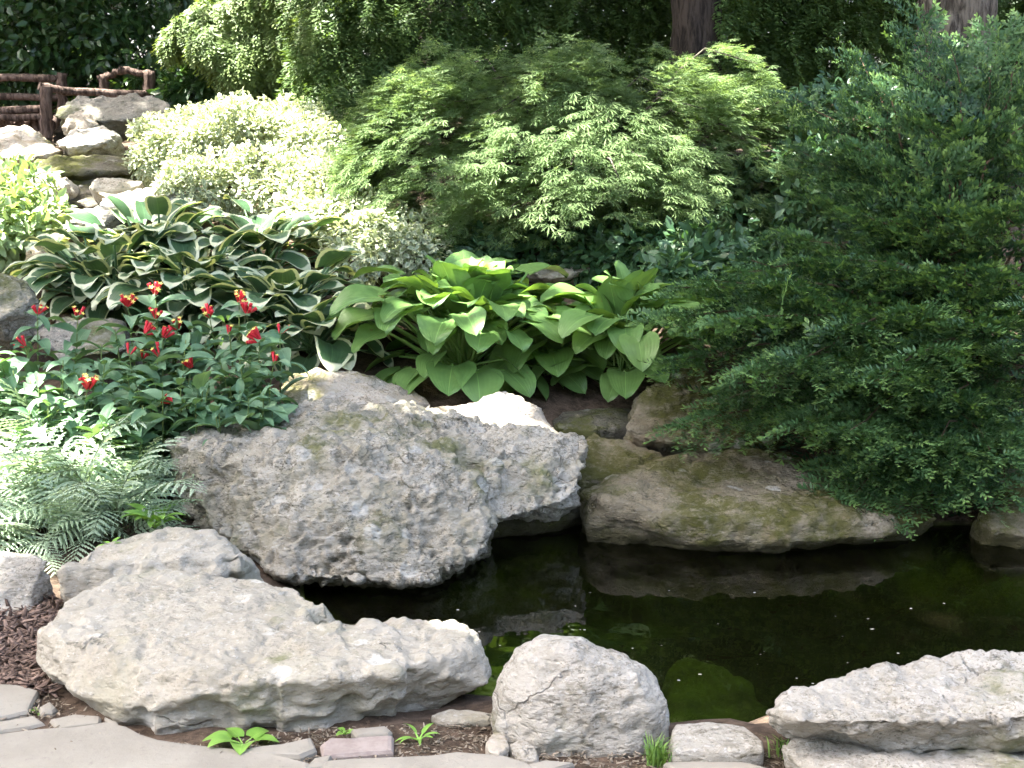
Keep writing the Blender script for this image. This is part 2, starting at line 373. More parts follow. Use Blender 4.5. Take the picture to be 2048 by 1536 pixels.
# pond water: a sheet a little wider than the visible pool, its edge buried in the banks
t = NT('pond water'); p = t.pos()
fr = t.n('Fresnel'); fr.inputs[0].default_value = 1.33
gl = t.n('BsdfGlossy'); gl.inputs['Roughness'].default_value = 0.015; gl.inputs['Color'].default_value = (1, 1, 1, 1)
tr = t.n('BsdfTransparent'); tr.inputs[0].default_value = (0.40, 0.46, 0.25, 1)
bp = t.n('Bump'); bp.inputs['Strength'].default_value = 0.10; bp.inputs['Distance'].default_value = 0.01; t.l(t.noise(p, 7, 2, 0.5), bp.inputs['Height'])
t.l(bp.outputs[0], fr.inputs['Normal']); t.l(bp.outputs[0], gl.inputs['Normal'])
df = t.n('BsdfDiffuse'); df.inputs[0].default_value = (0.06, 0.058, 0.026, 1); silt = t.n('MixShader'); silt.inputs[0].default_value = 0.03; t.l(tr.outputs[0], silt.inputs[1]); t.l(df.outputs[0], silt.inputs[2])
mx = t.n('MixShader'); t.l(fr.outputs[0], mx.inputs[0]); t.l(silt.outputs[0], mx.inputs[1]); t.l(gl.outputs[0], mx.inputs[2]); t.l(mx.outputs[0], t.o.inputs[0])
M['water'] = t.m
wc = np.array([PX.mean(), PY.mean()]); wv = np.array([(wc[0] + (x - wc[0]) * 1.06, wc[1] + (y - wc[1]) * 1.12, WATER) for x, y in zip(PX, PY)])
me = bpy.data.meshes.new('pond_water'); me.from_pydata([tuple(v) for v in wv], [], [list(range(len(wv)))]); me.update()
tag(link('pond_water', me, M['water']), kind='structure')

# ------------------------------------------------------------------ boulders
def hull_mesh(hulls):
    bm = bmesh.new()
    for pts in hulls:
        vs = [bm.verts.new(p) for p in pts]
        r = bmesh.ops.convex_hull(bm, input=vs)
        junk = list({e for e in r['geom_interior'] if isinstance(e, bmesh.types.BMVert)})
        if junk: bmesh.ops.delete(bm, geom=junk, context='VERTS')
    bmesh.ops.recalc_face_normals(bm, faces=bm.faces)
    me = bpy.data.meshes.new('tmp'); bm.to_mesh(me); bm.free(); return me
def slab(pts, down=(0, 0.12, -0.3), shrink=0.88, up=0.0):
    """a lump whose visible outline is pts; the hidden underside is set back and drawn in"""
    c = sum(pts, Vector()) / len(pts)
    return list(pts) + [c + (p - c) * shrink + Vector(down) for p in pts]
def rock(name, label, hulls, vox=0.012, m='lime', smooth=4, big=0.03, midamp=0.014, pit=0.010, strata=0.010, dents=(), seed=0, pscale=20, group=None, tilt=0.0, lf=.42):
    me = hull_mesh(hulls); o = bpy.data.objects.new('tmp', me); col.objects.link(o)
    md = o.modifiers.new('r', 'REMESH'); md.mode = 'VOXEL'; md.voxel_size = vox
    ev = o.evaluated_get(bpy.context.evaluated_depsgraph_get()); em = ev.to_mesh()
    V = np.empty(len(em.vertices) * 3, np.float32); em.vertices.foreach_get('co', V); V = V.reshape(-1, 3).astype(float)
    E = np.empty(len(em.edges) * 2, np.int32); em.edges.foreach_get('vertices', E); E = E.reshape(-1, 2)
    Q = np.empty(len(em.loops), np.int32); em.loops.foreach_get('vertex_index', Q); Q = Q.reshape(-1, 4)
    ev.to_mesh_clear(); bpy.data.objects.remove(o); bpy.data.meshes.remove(me)
    deg = np.bincount(E.ravel(), minlength=len(V))[:, None] + 1e-9
    def smoothv(A):
        S = np.zeros_like(A)
        for k in range(A.shape[1]):
            S[:, k] = np.bincount(E[:, 0], A[E[:, 1], k], len(A)) + np.bincount(E[:, 1], A[E[:, 0], k], len(A))
        return S / deg
    def normals():
        fn = np.cross(V[Q[:, 2]] - V[Q[:, 0]], V[Q[:, 3]] - V[Q[:, 1]]); N = np.zeros_like(V)
        for k in range(3):
            N[:, k] = sum(np.bincount(Q[:, j], fn[:, k], len(V)) for j in range(4))
        return nrm(N)
    for k in range(smooth): V = 0.4 * V + 0.6 * smoothv(V)
    N = normals(); q = V + seed * 7.31
    V = V + N * (big * fbm(q * 3.2, 3))[:, None]
    N = normals(); q = V + seed * 7.31
    qs = q * np.array([2.5, 2.5, 16]) + 0.6 * np.stack([pnoise(q * 4), pnoise(q * 4 + 9), pnoise(q * 3 + 31)], 1)
    if tilt: qs[:, 2] += q[:, 1] * tilt * 16
    side = 1 - np.abs(N[:, 2]) * 0.6
    zz = qs[:, 2] * lf + 1.3 * fbm(q * 5, 3); fr_ = zz - np.floor(zz)
    st = (fbm(qs, 3) * .6 + (sstep(0, .75, fr_) * (1 - sstep(.80, 1, fr_)) - .5) * 1.1 * sstep(-.3, .3, fbm(q * 3 + 60, 2))) * strata * side
    rid = (1 - np.abs(fbm(q * 9, 4))) ; midd = (fbm(q * 11, 4) * 0.9 + (rid - 0.75) * 0.8) * midamp
    w = worley(q * pscale + 0.8 * np.stack([pnoise(q * 14), pnoise(q * 14 + 5), pnoise(q * 14 + 11)], 1))
    mask = sstep(-0.25, 0.35, fbm(q * 4.3 + 40, 3))
    pt = -1.5 * pit * sstep(0.45, 0.15, w) * mask - 1.0 * pit * sstep(0.42, 0.12, worley(q * pscale * 2.1 * np.array([.8, .8, 1.3]))) * (.35 + .65 * mask)
    fine = fbm(q * 48, 3) * pit * 0.6
    d = st + midd + pt + fine
    for (c, r, dep) in dents:
        dd = np.linalg.norm(V - np.array(tuple(c)), axis=1); d = d - dep * sstep(r, 0.25 * r, dd)
    V = V + N * d[:, None]; V = .72 * V + .28 * smoothv(V)
    lo = V.min(0); hi = V.max(0); org = np.array([(lo[0] + hi[0]) / 2, (lo[1] + hi[1]) / 2, lo[2]])
    ob = link(name, mesh_np(name, V - org, Q), M[m], None, tuple(org))
    return tag(ob, label, 'rock', group)
V3 = Vector
def zs(l, z): return [Z(a, b, z) for a, b in l]
def ps(l): return [P(a, b, y) for a, b, y in l]

# front left slab with its blunt corner and its eastern lobe
top = zs([(80, 1262), (130, 1205), (215, 1165), (330, 1143), (470, 1150), (590, 1175), (660, 1210), (680, 1240)], .17) + zs([(690, 1345), (500, 1362), (290, 1338), (170, 1300)], .15)
bot = zs([(70, 1300), (66, 1326), (150, 1385), (255, 1408), (295, 1420), (450, 1414), (600, 1408), (700, 1392)], .07) + zs([(95, 1345), (172, 1405), (268, 1462), (320, 1482), (450, 1476), (600, 1456), (700, 1440), (700, 1330), (300, 1230)], -.03)
lobe = zs([(660, 1250), (840, 1236), (930, 1252), (945, 1290)], .13) + zs([(983, 1345), (972, 1368)], .03) + zs([(660, 1350), (800, 1330)], .14) + zs([(690, 1452), (740, 1455), (860, 1436), (930, 1385), (700, 1330), (900, 1310)], -.06)
join = zs([(540, 1200), (640, 1250), (790, 1250), (800, 1335), (560, 1362)], .15) + zs([(560, 1478), (800, 1440), (800, 1330), (560, 1300)], -.03)
rock('boulder', 'broad flat pale grey boulder in front with blunt corner above the paving', [top + bot, lobe, join], 0.008, 'lime_smooth', 1, .012, .008, .007, .020,
     [(Z(668, 1236, .15), .085, .08), (Z(705, 1425, .04), .05, .05), (Z(280, 1440, .04), .04, .03), (Z(430, 1420, .06), .10, .02), (Z(520, 1305, .16), .12, .02), (Z(285, 1455, .0), .05, .02), (Z(690, 1440, .02), .06, .03)], 1)
rock('boulder', 'flat grey boulder wedged between the ferns and the broad front boulder',
     [slab(zs([(112, 1130), (200, 1085), (330, 1055), (430, 1070), (485, 1110)], .17) + zs([(520, 1140), (500, 1165), (380, 1190), (250, 1200), (130, 1200), (108, 1170)], .06), (0, .05, -.22), .96)],
     0.010, 'lime_smooth', 3, .024, .013, .006, .018, [(Z(205, 1135, .13), .06, .035), (Z(462, 1122, .16), .05, .03), (Z(170, 1110, .16), .06, .03)], 2)
rock('boulder', 'sunlit whitish boulder at the fern edge beside the bark mulch',
     [slab(zs([(-90, 1110), (0, 1095), (60, 1098), (105, 1115)], .16) + zs([(103, 1170), (60, 1195), (-20, 1195), (-100, 1190)], .05), (0, .06, -.15), .92),
      slab(zs([(-60, 1190), (60, 1192), (75, 1215), (20, 1228), (-60, 1225)], .02), (0, .03, -.12), .95)], 0.012, 'lime_pale', 4, .02, .010, .006, .012, (), 3)
# the big tilted middle boulder
b = ps([(340, 875, 5.42), (420, 842, 5.6), (560, 826, 5.75), (700, 802, 5.86), (830, 797, 5.9), (930, 828, 5.8), (1060, 868, 5.62), (1172, 872, 5.56), (1178, 900, 5.5), (1158, 955, 5.35), (1150, 995, 5.25),
        (975, 1052, 4.98), (968, 1100, 4.88), (862, 1150, 4.76), (700, 1166, 4.72), (560, 1148, 4.76), (500, 1112, 4.84), (430, 1060, 4.95), (345, 955, 5.25)])
body = b[:6] + ps([(1020, 880, 5.6), (1000, 1000, 5.15)]) + b[11:]
arm = ps([(930, 828, 5.8), (1060, 868, 5.62), (1172, 872, 5.58), (1178, 895, 5.52), (1160, 970, 5.36), (1130, 1005, 5.28), (1000, 1042, 5.10), (940, 960, 5.3), (960, 880, 5.5)])
rock('boulder', 'largest boulder, a pitted grey slab tilted down to the water',
     [body + ps([(430, 915, 5.16), (560, 905, 5.14), (700, 905, 5.12), (850, 925, 5.12), (960, 950, 5.14), (650, 1030, 4.86)]) + [q + V3((0, .42, -.20)) for q in b[11:]] + [q + V3((0, .1, -.4)) for q in b[:6]], arm + [q + V3((0, .35, -.12)) for q in arm]],
     0.008, 'lime', 2, .040, .018, .019, .040, [(P(935, 942, 5.32), .13, .06), (P(1010, 1010, 5.1), .08, .04), (P(610, 828, 5.7), .08, .035), (P(440, 950, 5.15), .10, .045), (P(860, 1080, 4.88), .10, .035), (P(560, 980, 5.0), .10, .03), (P(430, 1010, 5.0), .09, .04), (P(700, 920, 5.25), .09, .025)], 4, 15, None, .30, .27)
rock('boulder', 'small dark stone tucked under the largest boulder at the waterline', [slab(ps([(960, 1000, 5.55), (1060, 980, 5.6), (1160, 970, 5.65), (1170, 1030, 5.6), (1100, 1052, 5.55), (980, 1068, 5.45)]), (0, .25, -.2), .95)],
     0.014, 'lime_dark', 3, .02, .012, .008, .012, (), 5)
rock('boulder', 'sunlit knobbly stone behind the largest boulder, below the green hosta', [slab(ps([(800, 850, 6.0), (880, 815, 6.05), (960, 800, 6.1), (1010, 785, 6.1), (1045, 800, 6.1), (1100, 835, 6.0), (1125, 870, 5.9), (950, 880, 5.85)]), (0, .15, -.3), .9)],
     0.013, 'lime_warm', 2, .035, .018, .010, .012, (), 6)
rock('boulder', 'pale buff stone between the red flowers and the green hosta', [slab(ps([(548, 800, 6.1), (580, 755, 6.25), (640, 732, 6.35), (720, 745, 6.4), (830, 780, 6.35), (870, 805, 6.2), (700, 815, 6.05)]), (0, .1, -.3), .95)],
     0.015, 'lime_warm', 3, .025, .014, .008, .010, (), 7)
# right side of the pool
f = ps([(1158, 985, 5.55), (1185, 962, 5.65), (1330, 912, 6.0), (1400, 898, 6.1), (1480, 898, 6.12), (1620, 920, 6.1), (1820, 985, 5.9), (1880, 1035, 5.5), (1780, 1070, 5.30), (1600, 1090, 5.22), (1450, 1085, 5.22), (1300, 1060, 5.28), (1205, 1028, 5.38)])
rock('boulder', 'long low mossy slab overhanging the dark water below the yew', [f + ps([(1205, 990, 5.40), (1300, 1015, 5.30), (1450, 1036, 5.25), (1600, 1042, 5.25), (1780, 1030, 5.33), (1500, 960, 5.75), (1650, 975, 5.8)]) + [q + V3((0, .38, -.10)) for q in f[7:]] + [q + V3((0, .05, -.3)) for q in f[:7]]],
     0.012, 'lime_mossy', 4, .03, .014, .008, .012, [(P(1420, 980, 5.7), .10, .03), (P(1270, 1045, 5.45), .06, .03)], 8)
rock('boulder', 'brown upright boulder half hidden by yew branches beside the stream', [slab(ps([(1255, 860, 6.05), (1262, 820, 6.15), (1310, 770, 6.3), (1385, 732, 6.4), (1470, 760, 6.4), (1560, 800, 6.4), (1560, 890, 6.2), (1400, 895, 6.05), (1290, 880, 6.0)]), (0, .25, -.15), .95)],
     0.014, 'lime_mossy', 3, .03, .02, .01, .02, (), 9)
rock('boulder', 'wet flat mossy stone in the stream mouth between the boulders', [slab(ps([(1100, 835, 6.35), (1160, 812, 6.5), (1270, 812, 6.5), (1265, 850, 6.25), (1190, 862, 6.15), (1120, 860, 6.15)]), (0, .05, -.25), .97)],
     0.015, 'lime_dark', 3, .02, .012, .007, .01, (), 10)
rock('boulder', 'low olive streambed stone against the mossy slab', [slab(ps([(1130, 895, 5.95), (1185, 868, 6.1), (1270, 880, 6.1), (1330, 905, 6.0), (1240, 945, 5.78), (1160, 960, 5.68), (1130, 930, 5.75)]), (0, .0, -.25), .97)],
     0.015, 'lime_mossy', 3, .03, .018, .008, .012, (), 11)
rock('boulder', 'rounded brown rock half hidden at the yew roots, above its neighbour', [slab(ps([(1985, 950, 5.6), (2020, 915, 5.7), (2110, 905, 5.8), (2160, 980, 5.7), (2100, 1005, 5.5), (2000, 1000, 5.5)]), (0, .15, -.2), .95)], 0.015, 'lime_mossy', 4, .03, .014, .008, .012, (), 12)
rock('boulder', 'low brown rock at the waterline under the rounded one', [slab(ps([(1955, 1030, 5.45), (1990, 1005, 5.5), (2120, 1000, 5.55), (2180, 1050, 5.45), (2090, 1078, 5.3), (1980, 1065, 5.32)]), (0, .2, -.2), .93)], 0.015, 'lime_mossy', 4, .02, .014, .008, .012, (), 13)
# front row by the paving
rock('boulder', 'rounded whitish boulder standing alone at the near water edge',
     [[P(1172, 1450, 3.47) * 0 + V3(((1172 - 1024) / F * 3.62 + .232 * math.copysign(abs(math.cos(u) * math.cos(v)) ** .8, math.cos(u)), 3.45 + .17 * math.copysign(abs(math.sin(u) * math.cos(v)) ** .8, math.sin(u)), .015 + .195 * math.copysign(abs(math.sin(v)) ** .85, v) * (1 + .12 * math.cos(u + 2.6))))
       for u in [k * math.pi / 8 for k in range(16)] for v in (-.9, -.3, 0, .3, .6, .9, 1.2, 1.5)]], 0.007, 'lime_pale', 5, .024, .010, .005, .006, (), 14)
rock('pebble', 'small smooth buff cobble against the foot of the rounded boulder', [slab(zs([(968, 1485), (985, 1460), (1012, 1462), (1020, 1490), (1000, 1508), (975, 1502)], .03), (0, .0, -.08), .9)], 0.006, 'lime_warm', 6, .004, .002, .001, .001, (), 15)
rock('pebble', 'pale knob of stone at the lower corner of the rounded boulder', [slab(zs([(1015, 1490), (1040, 1470), (1075, 1490), (1080, 1515), (1040, 1512)], .02), (0, .0, -.08), .9)], 0.007, 'lime_pale', 5, .006, .004, .003, .002, (), 16)
rock('flat_stone', 'smooth flat white stone between the rounded boulder and the pitted one', [slab(zs([(1340, 1470), (1350, 1446), (1420, 1440), (1490, 1449), (1528, 1478), (1530, 1498), (1440, 1504), (1345, 1502)], .05), (0, .01, -.12), 1.0)],
     0.008, 'lime_pale', 5, .005, .002, .001, .002, (), 17)
r1 = zs([(1530, 1425), (1570, 1392), (1660, 1375), (1720, 1340), (1800, 1322), (1900, 1325), (1990, 1308), (2120, 1318), (2300, 1330)], .15) + zs([(2300, 1420), (2050, 1420), (1800, 1440), (1600, 1440)], .17)
rock('boulder', 'heavily pitted pale boulder filling the near corner of the pool', [r1 + zs([(1545, 1450), (1600, 1475), (1800, 1505), (2050, 1510), (2300, 1510)], .045) + zs([(1600, 1490), (1800, 1520), (2300, 1520), (2300, 1380), (1650, 1400)], -.12)],
     0.008, 'lime_pale', 3, .026, .015, .009, .016, [(Z(1690, 1470, .08), .09, .03)], 18, 22)
rock('boulder', 'lower pale ledge of rock beneath the heavily pitted boulder', [slab(zs([(1562, 1500), (1600, 1465), (1720, 1470), (1800, 1475), (1960, 1480), (2300, 1480), (2300, 1545), (1830, 1540), (1620, 1540)], .05), (0, .0, -.14), .98)],
     0.010, 'lime_pale', 3, .016, .012, .008, .008, (), 19)
rock('flat_stone', 'thin flat stone lying over another at the near water edge', [slab(zs([(860, 1428), (900, 1418), (998, 1424), (1000, 1438), (930, 1442), (880, 1440)], .0), (0, .0, -.025), 1.0)], 0.006, 'lime', 3, .004, .003, .002, .003, (), 20)
rock('flat_stone', 'lower of two thin flat stones at the near water edge', [slab(zs([(880, 1442), (1005, 1436), (1005, 1455), (940, 1458)], -.03), (0, .0, -.05), 1.0)], 0.006, 'lime', 3, .004, .003, .002, .003, (), 21)
M['algae'] = simple('green algae on stone', (0.025, 0.032, 0.012), (0.085, 0.12, 0.022), 5)
rock('sunken_stone', 'sunken stone furred with bright green algae behind the smooth flat white stone', [slab(zs([(1330, 1400), (1360, 1350), (1410, 1340), (1490, 1375), (1570, 1430), (1500, 1460), (1380, 1465)], -.27), (0, .0, -.2), 1.9)], 0.014, 'algae', 8, .06, .012, .006, .008, (), 50)
rock('sunken_stone', 'small sunken stone with green algae off the tip of the broad front boulder', [slab(zs([(930, 1400), (960, 1350), (1010, 1345), (1040, 1380), (1020, 1415), (950, 1425)], -.25), (0, .0, -.2), 1.8)], 0.014, 'algae', 4, .03, .012, .006, .008, (), 51)
# left bank and cascade
rock('boulder', 'grey rounded boulder on the bank beyond the red flowers', [slab(ps([(-80, 560, 6.6), (0, 542, 6.7), (50, 555, 6.7), (72, 590, 6.65), (50, 620, 6.6), (0, 645, 6.5), (-80, 640, 6.5)]), (0, .2, -.2), .95)], 0.016, 'lime', 4, .02, .012, .006, .01, (), 22)
far = [('tan sunlit stone above the grey rounded boulder', [(40, 530, 7.4), (60, 480, 7.6), (110, 462, 7.7), (150, 490, 7.6), (130, 545, 7.4), (70, 570, 7.3)], 'lime_warm'),
       ('buff stone under the stream bank beside the red flowers', [(60, 660, 6.6), (130, 635, 6.7), (240, 640, 6.7), (260, 700, 6.4), (110, 720, 6.3)], 'lime_grey'),
       ('long stratified grey slab crowning the cascade below the bridge', [(108, 232, 10.5), (128, 200, 10.7), (190, 190, 10.8), (290, 188, 10.8), (340, 205, 10.7), (330, 228, 10.5), (250, 240, 10.4), (150, 246, 10.4)], 'lime_grey'),
       ('small brown wedge stone under the crowning slab', [(120, 260, 10.2), (135, 228, 10.3), (160, 220, 10.4), (190, 240, 10.3), (185, 258, 10.1)], 'lime_warm'),
       ('bright sunlit flat stone in the middle of the cascade', [(112, 288, 9.8), (150, 262, 10.0), (210, 250, 10.1), (235, 262, 10.0), (210, 285, 9.7), (140, 295, 9.6)], 'lime_pale'),
       ('large sunlit boulder at the top of the cascade bank', [(-60, 310, 9.6), (-20, 256, 10.0), (50, 250, 10.1), (100, 282, 9.9), (115, 300, 9.7), (60, 320, 9.4)], 'lime_warm'),
       ('broad dark shelf of rock that the cascade spills over', [(60, 330, 9.3), (90, 312, 9.5), (170, 308, 9.6), (262, 312, 9.6), (265, 338, 9.3), (170, 345, 9.2), (90, 345, 9.2)], 'lime_dark'),
       ('dark stone added inside the cascade gap in place of its shade', [(85, 350, 9.35), (250, 345, 9.4), (245, 400, 9.0), (180, 415, 8.9), (100, 400, 9.0)], 'lime_dark'),  # dark stone put here to stand in for the shaded gap
       ('rounded stone on the near side of the dark cascade gap', [(-20, 390, 8.8), (10, 345, 9.0), (80, 335, 9.1), (135, 355, 9.0), (138, 372, 8.9), (90, 385, 8.7)], 'lime_warm'),
       ('small flat stone across the dark gap under the variegated shrub', [(172, 372, 8.9), (190, 355, 9.0), (270, 352, 9.0), (290, 365, 8.9), (260, 380, 8.8), (190, 385, 8.7)], 'lime'),
       ('blocky stone by the lowest step of the cascade', [(60, 430, 8.3), (70, 385, 8.6), (100, 382, 8.6), (115, 405, 8.5), (105, 440, 8.2)], 'lime_warm'),
       ('wide pale stone above the variegated hostas at the cascade foot', [(185, 425, 8.4), (215, 385, 8.7), (290, 372, 8.8), (360, 385, 8.7), (340, 430, 8.3)], 'lime_pale'),
       ('flat grey stone in the cascade pool', [(100, 448, 8.1), (120, 420, 8.4), (190, 415, 8.4), (230, 430, 8.3), (190, 455, 8.0)], 'lime'),
       ('tan stone half hidden behind the green hostas', [(1050, 545, 7.7), (1090, 525, 7.9), (1160, 522, 7.9), (1190, 540, 7.7), (1120, 555, 7.6)], 'lime_warm')]
for i, (lb, pts, mm) in enumerate(far):
    rock('boulder', lb, [slab(ps(pts), (0, .30, -.16), .96)], 0.018, mm, 1, .016, .016, .010, .034, (), 30 + i, 12)

# ------------------------------------------------------------------ paving in front
t = NT('flagstone'); p = t.pos(); f1 = t.noise(p, 5, 6, 0.6); f2 = t.noise(p, 60, 6, 0.7)
c = t.mix(t.rng(f1, 0.3, 0.7), (0.228, 0.210, 0.172), (0.288, 0.268, 0.222)); c = t.mix(t.math('MULTIPLY', t.objrand(), 0.4), c, (0.27, 0.245, 0.195))
c = t.mix(t.rng(f2, 0.56, 0.72, 0, 0.5), c, (0.17, 0.15, 0.13)); t.base(c, 0.9, 0.2); t.bump(t.math('ADD', f2, t.math('MULTIPLY', f1, 2.0)), 0.5, 0.006); M['flag'] = t.m
M['brick'] = simple('old brick', (0.24, 0.195, 0.17), (0.31, 0.265, 0.235), 25)
path = bpy.data.objects.new('path', None); col.objects.link(path); tag(path, kind='structure')
def flag(outline, z=0.022, th=0.05, m='flag', name='flagstone'):
    base = [Z(a, b, z) for a, b in outline]; c = sum(base, Vector()) / len(base)
    # subdivide the rim and make it uneven, then bevel by an inner ring
    rim = []
    for i in range(len(base)):
        a, b = base[i], base[(i + 1) % len(base)]; k = max(1, int((b - a).length / 0.05))
        for j in range(k): rim.append(a.lerp(b, j / k) + Vector((random.uniform(-1, 1), random.uniform(-1, 1), 0)) * 0.005)
    n = len(rim); V = []; Fq = []
    for s_, dz in ((1.0, -th), (1.0, -0.010), (None, -0.002), (None, 0.0)):
        for q in rim:
            d = (c - q); d.z = 0
            k = 0.0 if s_ else (0.006 if dz < -0.001 else 0.016)
            w = q + d.normalized() * k; V.append((w.x, w.y, z + dz + random.uniform(-.001, .001)))
    for r in range(3):
        for j in range(n): Fq.append((r * n + j, r * n + (j + 1) % n, (r + 1) * n + (j + 1) % n, (r + 1) * n + j))
    me = bpy.data.meshes.new(name); me.from_pydata(V, [], Fq + [tuple(range(3 * n, 4 * n))]); me.update()
    o = link(name, me, M[m], path); return o
for ol in ([(-60, 1472), (60, 1457), (150, 1452), (212, 1440), (250, 1452), (312, 1478), (420, 1490), (470, 1496), (560, 1511), (625, 1526), (640, 1600), (500, 1640), (-80, 1640)],
           [(640, 1522), (760, 1512), (920, 1502), (1000, 1506), (1060, 1524), (1090, 1560), (1080, 1640), (700, 1640), (655, 1600)],
           [(-60, 1368), (30, 1366), (80, 1378), (68, 1402), (60, 1420), (-10, 1438), (-80, 1440)],
           [(-70, 1450), (0, 1440), (70, 1430), (92, 1442), (60, 1452), (-60, 1468)],
           [(98, 1438), (150, 1424), (200, 1430), (195, 1446), (120, 1456)],
           [(80, 1412), (100, 1400), (118, 1412), (105, 1422), (84, 1424)],
           [(470, 1500), (560, 1486), (622, 1474), (630, 1496), (600, 1508), (500, 1509)],
           [(1050, 1528), (1090, 1516), (1150, 1522), (1110, 1536), (1066, 1540)], [(205, 1432), (232, 1440), (252, 1466), (238, 1470), (212, 1450)],
           [(606, 1535), (630, 1512), (660, 1508), (652, 1530)],
           [(700, 1455), (770, 1450), (785, 1458), (775, 1466), (710, 1468)],
           [(1090, 1548), (1120, 1536), (1300, 1540), (1350, 1560), (1340, 1640), (1110, 1640)],
           [(1330, 1524), (1400, 1518), (1500, 1522), (1540, 1535), (1520, 1560), (1370, 1556)],
           [(1560, 1546), (1800, 1548), (2120, 1536), (2200, 1640), (1560, 1640)],
           [(1380, 1566), (1540, 1556), (1540, 1640), (1370, 1640)]):
    flag(ol)
flag([(642, 1488), (660, 1472), (786, 1470), (790, 1500), (648, 1512)], 0.018, .05, 'brick', 'brick')

# ------------------------------------------------------------------ leaf shaped templates
def T(V, F3, A=None):
    V = np.array(V, float); return V, np.array(F3), (np.zeros(len(V)) if A is None else np.array(A, float))
leaf4 = T([(0, 0, 0), (.35, .26, .05), (.35, -.26, .05), (.45, 0, -.02), (1, 0, -.12), (.75, .17, .0), (.75, -.17, .0)],
          [(0, 3, 1), (0, 2, 3), (3, 5, 1), (3, 4, 5), (2, 6, 3), (6, 4, 3)], [0, 0, 0, 0, 0, 0, 0])
leafv = T([(0, 0, 0), (.35, .32, .06), (.35, -.32, .06), (.5, 0, -.02), (1, 0, -.1), (.78, .2, .02), (.78, -.2, .02)],
          [(0, 3, 1), (0, 2, 3), (3, 5, 1), (3, 4, 5), (2, 6, 3), (6, 4, 3)], [.5, 1, 1, 0, 1, 1, 1])
lV, lF = [], []
for a in (-115, -72, -38, 0, 38, 72, 115):                       # deeply cut maple leaf
    L = 1.0 - abs(a) / 230; ar = math.radians(a); n0 = len(lV); ca, sa = math.cos(ar), math.sin(ar)
    def q(u, w, z): return (u * ca - w * sa, u * sa + w * ca, z)
    lV += [q(0.02, 0, 0), q(L * .5, .055, -.04 * L), q(L * .5, -.055, -.04 * L), q(L, 0, -.18 * L), q(L * .75, .15, -.12), q(L * .75, -.15, -.12)]
    lF += [(n0, n0 + 2, n0 + 1), (n0 + 1, n0 + 2, n0 + 3), (n0 + 1, n0 + 4, n0 + 2), (n0 + 2, n0 + 1, n0 + 5)]
maple_leaf = T(lV, lF)
def needle_shoot(n, w, sweep, droop, upn=0.25, short=0.42):
    V, F_, A = [], [], []
    def spine(s): return np.array([s, 0, -droop * s * s])
    for k in range(n):
        s = (k + .6) / n
        for sd in (-1, 1):
            L = short * (0.45 + 0.55 * math.sin(math.pi * min(1, .2 + s * .75))) * random.uniform(.85, 1.1)
            a = math.radians(62 - sweep * s + random.uniform(-8, 8)); b = spine(s); d = np.array([math.cos(a), sd * math.sin(a), random.uniform(-.1, upn)])
            e = np.array([-math.sin(a), sd * math.cos(a), 0]) * w; i = len(V)
            V += [b - e, b + d * L * .6 - e * .9, b + d * L, b + d * L * .6 + e * .9, b + e]
            F_ += [(i, i + 1, i + 3), (i + 1, i + 2, i + 3), (i, i + 3, i + 4)]; A += [max(0, (s - .55) / .45) ** 1.5] * 5
    i = len(V); V += [(0, -.012, 0), (0, .012, 0), tuple(spine(1.0))]; F_ += [(i, i + 1, i + 2)]; A += [0, 0, .5]
    return T(V, F_, A)
yew_shoot = needle_shoot(11, .026, 22, .2, .45, .32)
def tuft_shoot(n, w, ln, spread, seed, droop=.2):
    r2 = random.Random(seed); V, F_, A = [], [], []
    for k in range(n):
        s = (k + r2.random()) / n; roll = r2.choice((0, math.pi)) + r2.gauss(0, .75); a = math.radians(spread * (1.1 - .6 * s) + r2.uniform(-14, 14))
        d = np.array([math.cos(a), math.sin(a) * math.cos(roll), abs(math.sin(a) * math.sin(roll)) * .8 - .1]); b = np.array([s * .8, 0, -droop * s * s]); e = np.cross(d, [0, 0, 1.0]); e /= np.linalg.norm(e) + 1e-6; e = e * w
        L_ = ln * r2.uniform(.7, 1.1) * (1 - .35 * s); i = len(V); V += [tuple(b), tuple(b + d * L_ * .5 + e), tuple(b + d * L_), tuple(b + d * L_ * .5 - e)]; F_ += [(i, i + 1, i + 2), (i, i + 2, i + 3)]; A += [max(0, (s - .5) / .5) ** 1.5] * 4
    return T(V, F_, A)
yew_tufts = [tuft_shoot(18, .040, .32, 66, 3 + k) for k in range(3)]
yew_leader = tuft_shoot(34, .016, .13, 60, 9, -.25)
hem_tufts = [tuft_shoot(9, .06, .55, 50, 13 + k, .35) for k in range(3)]
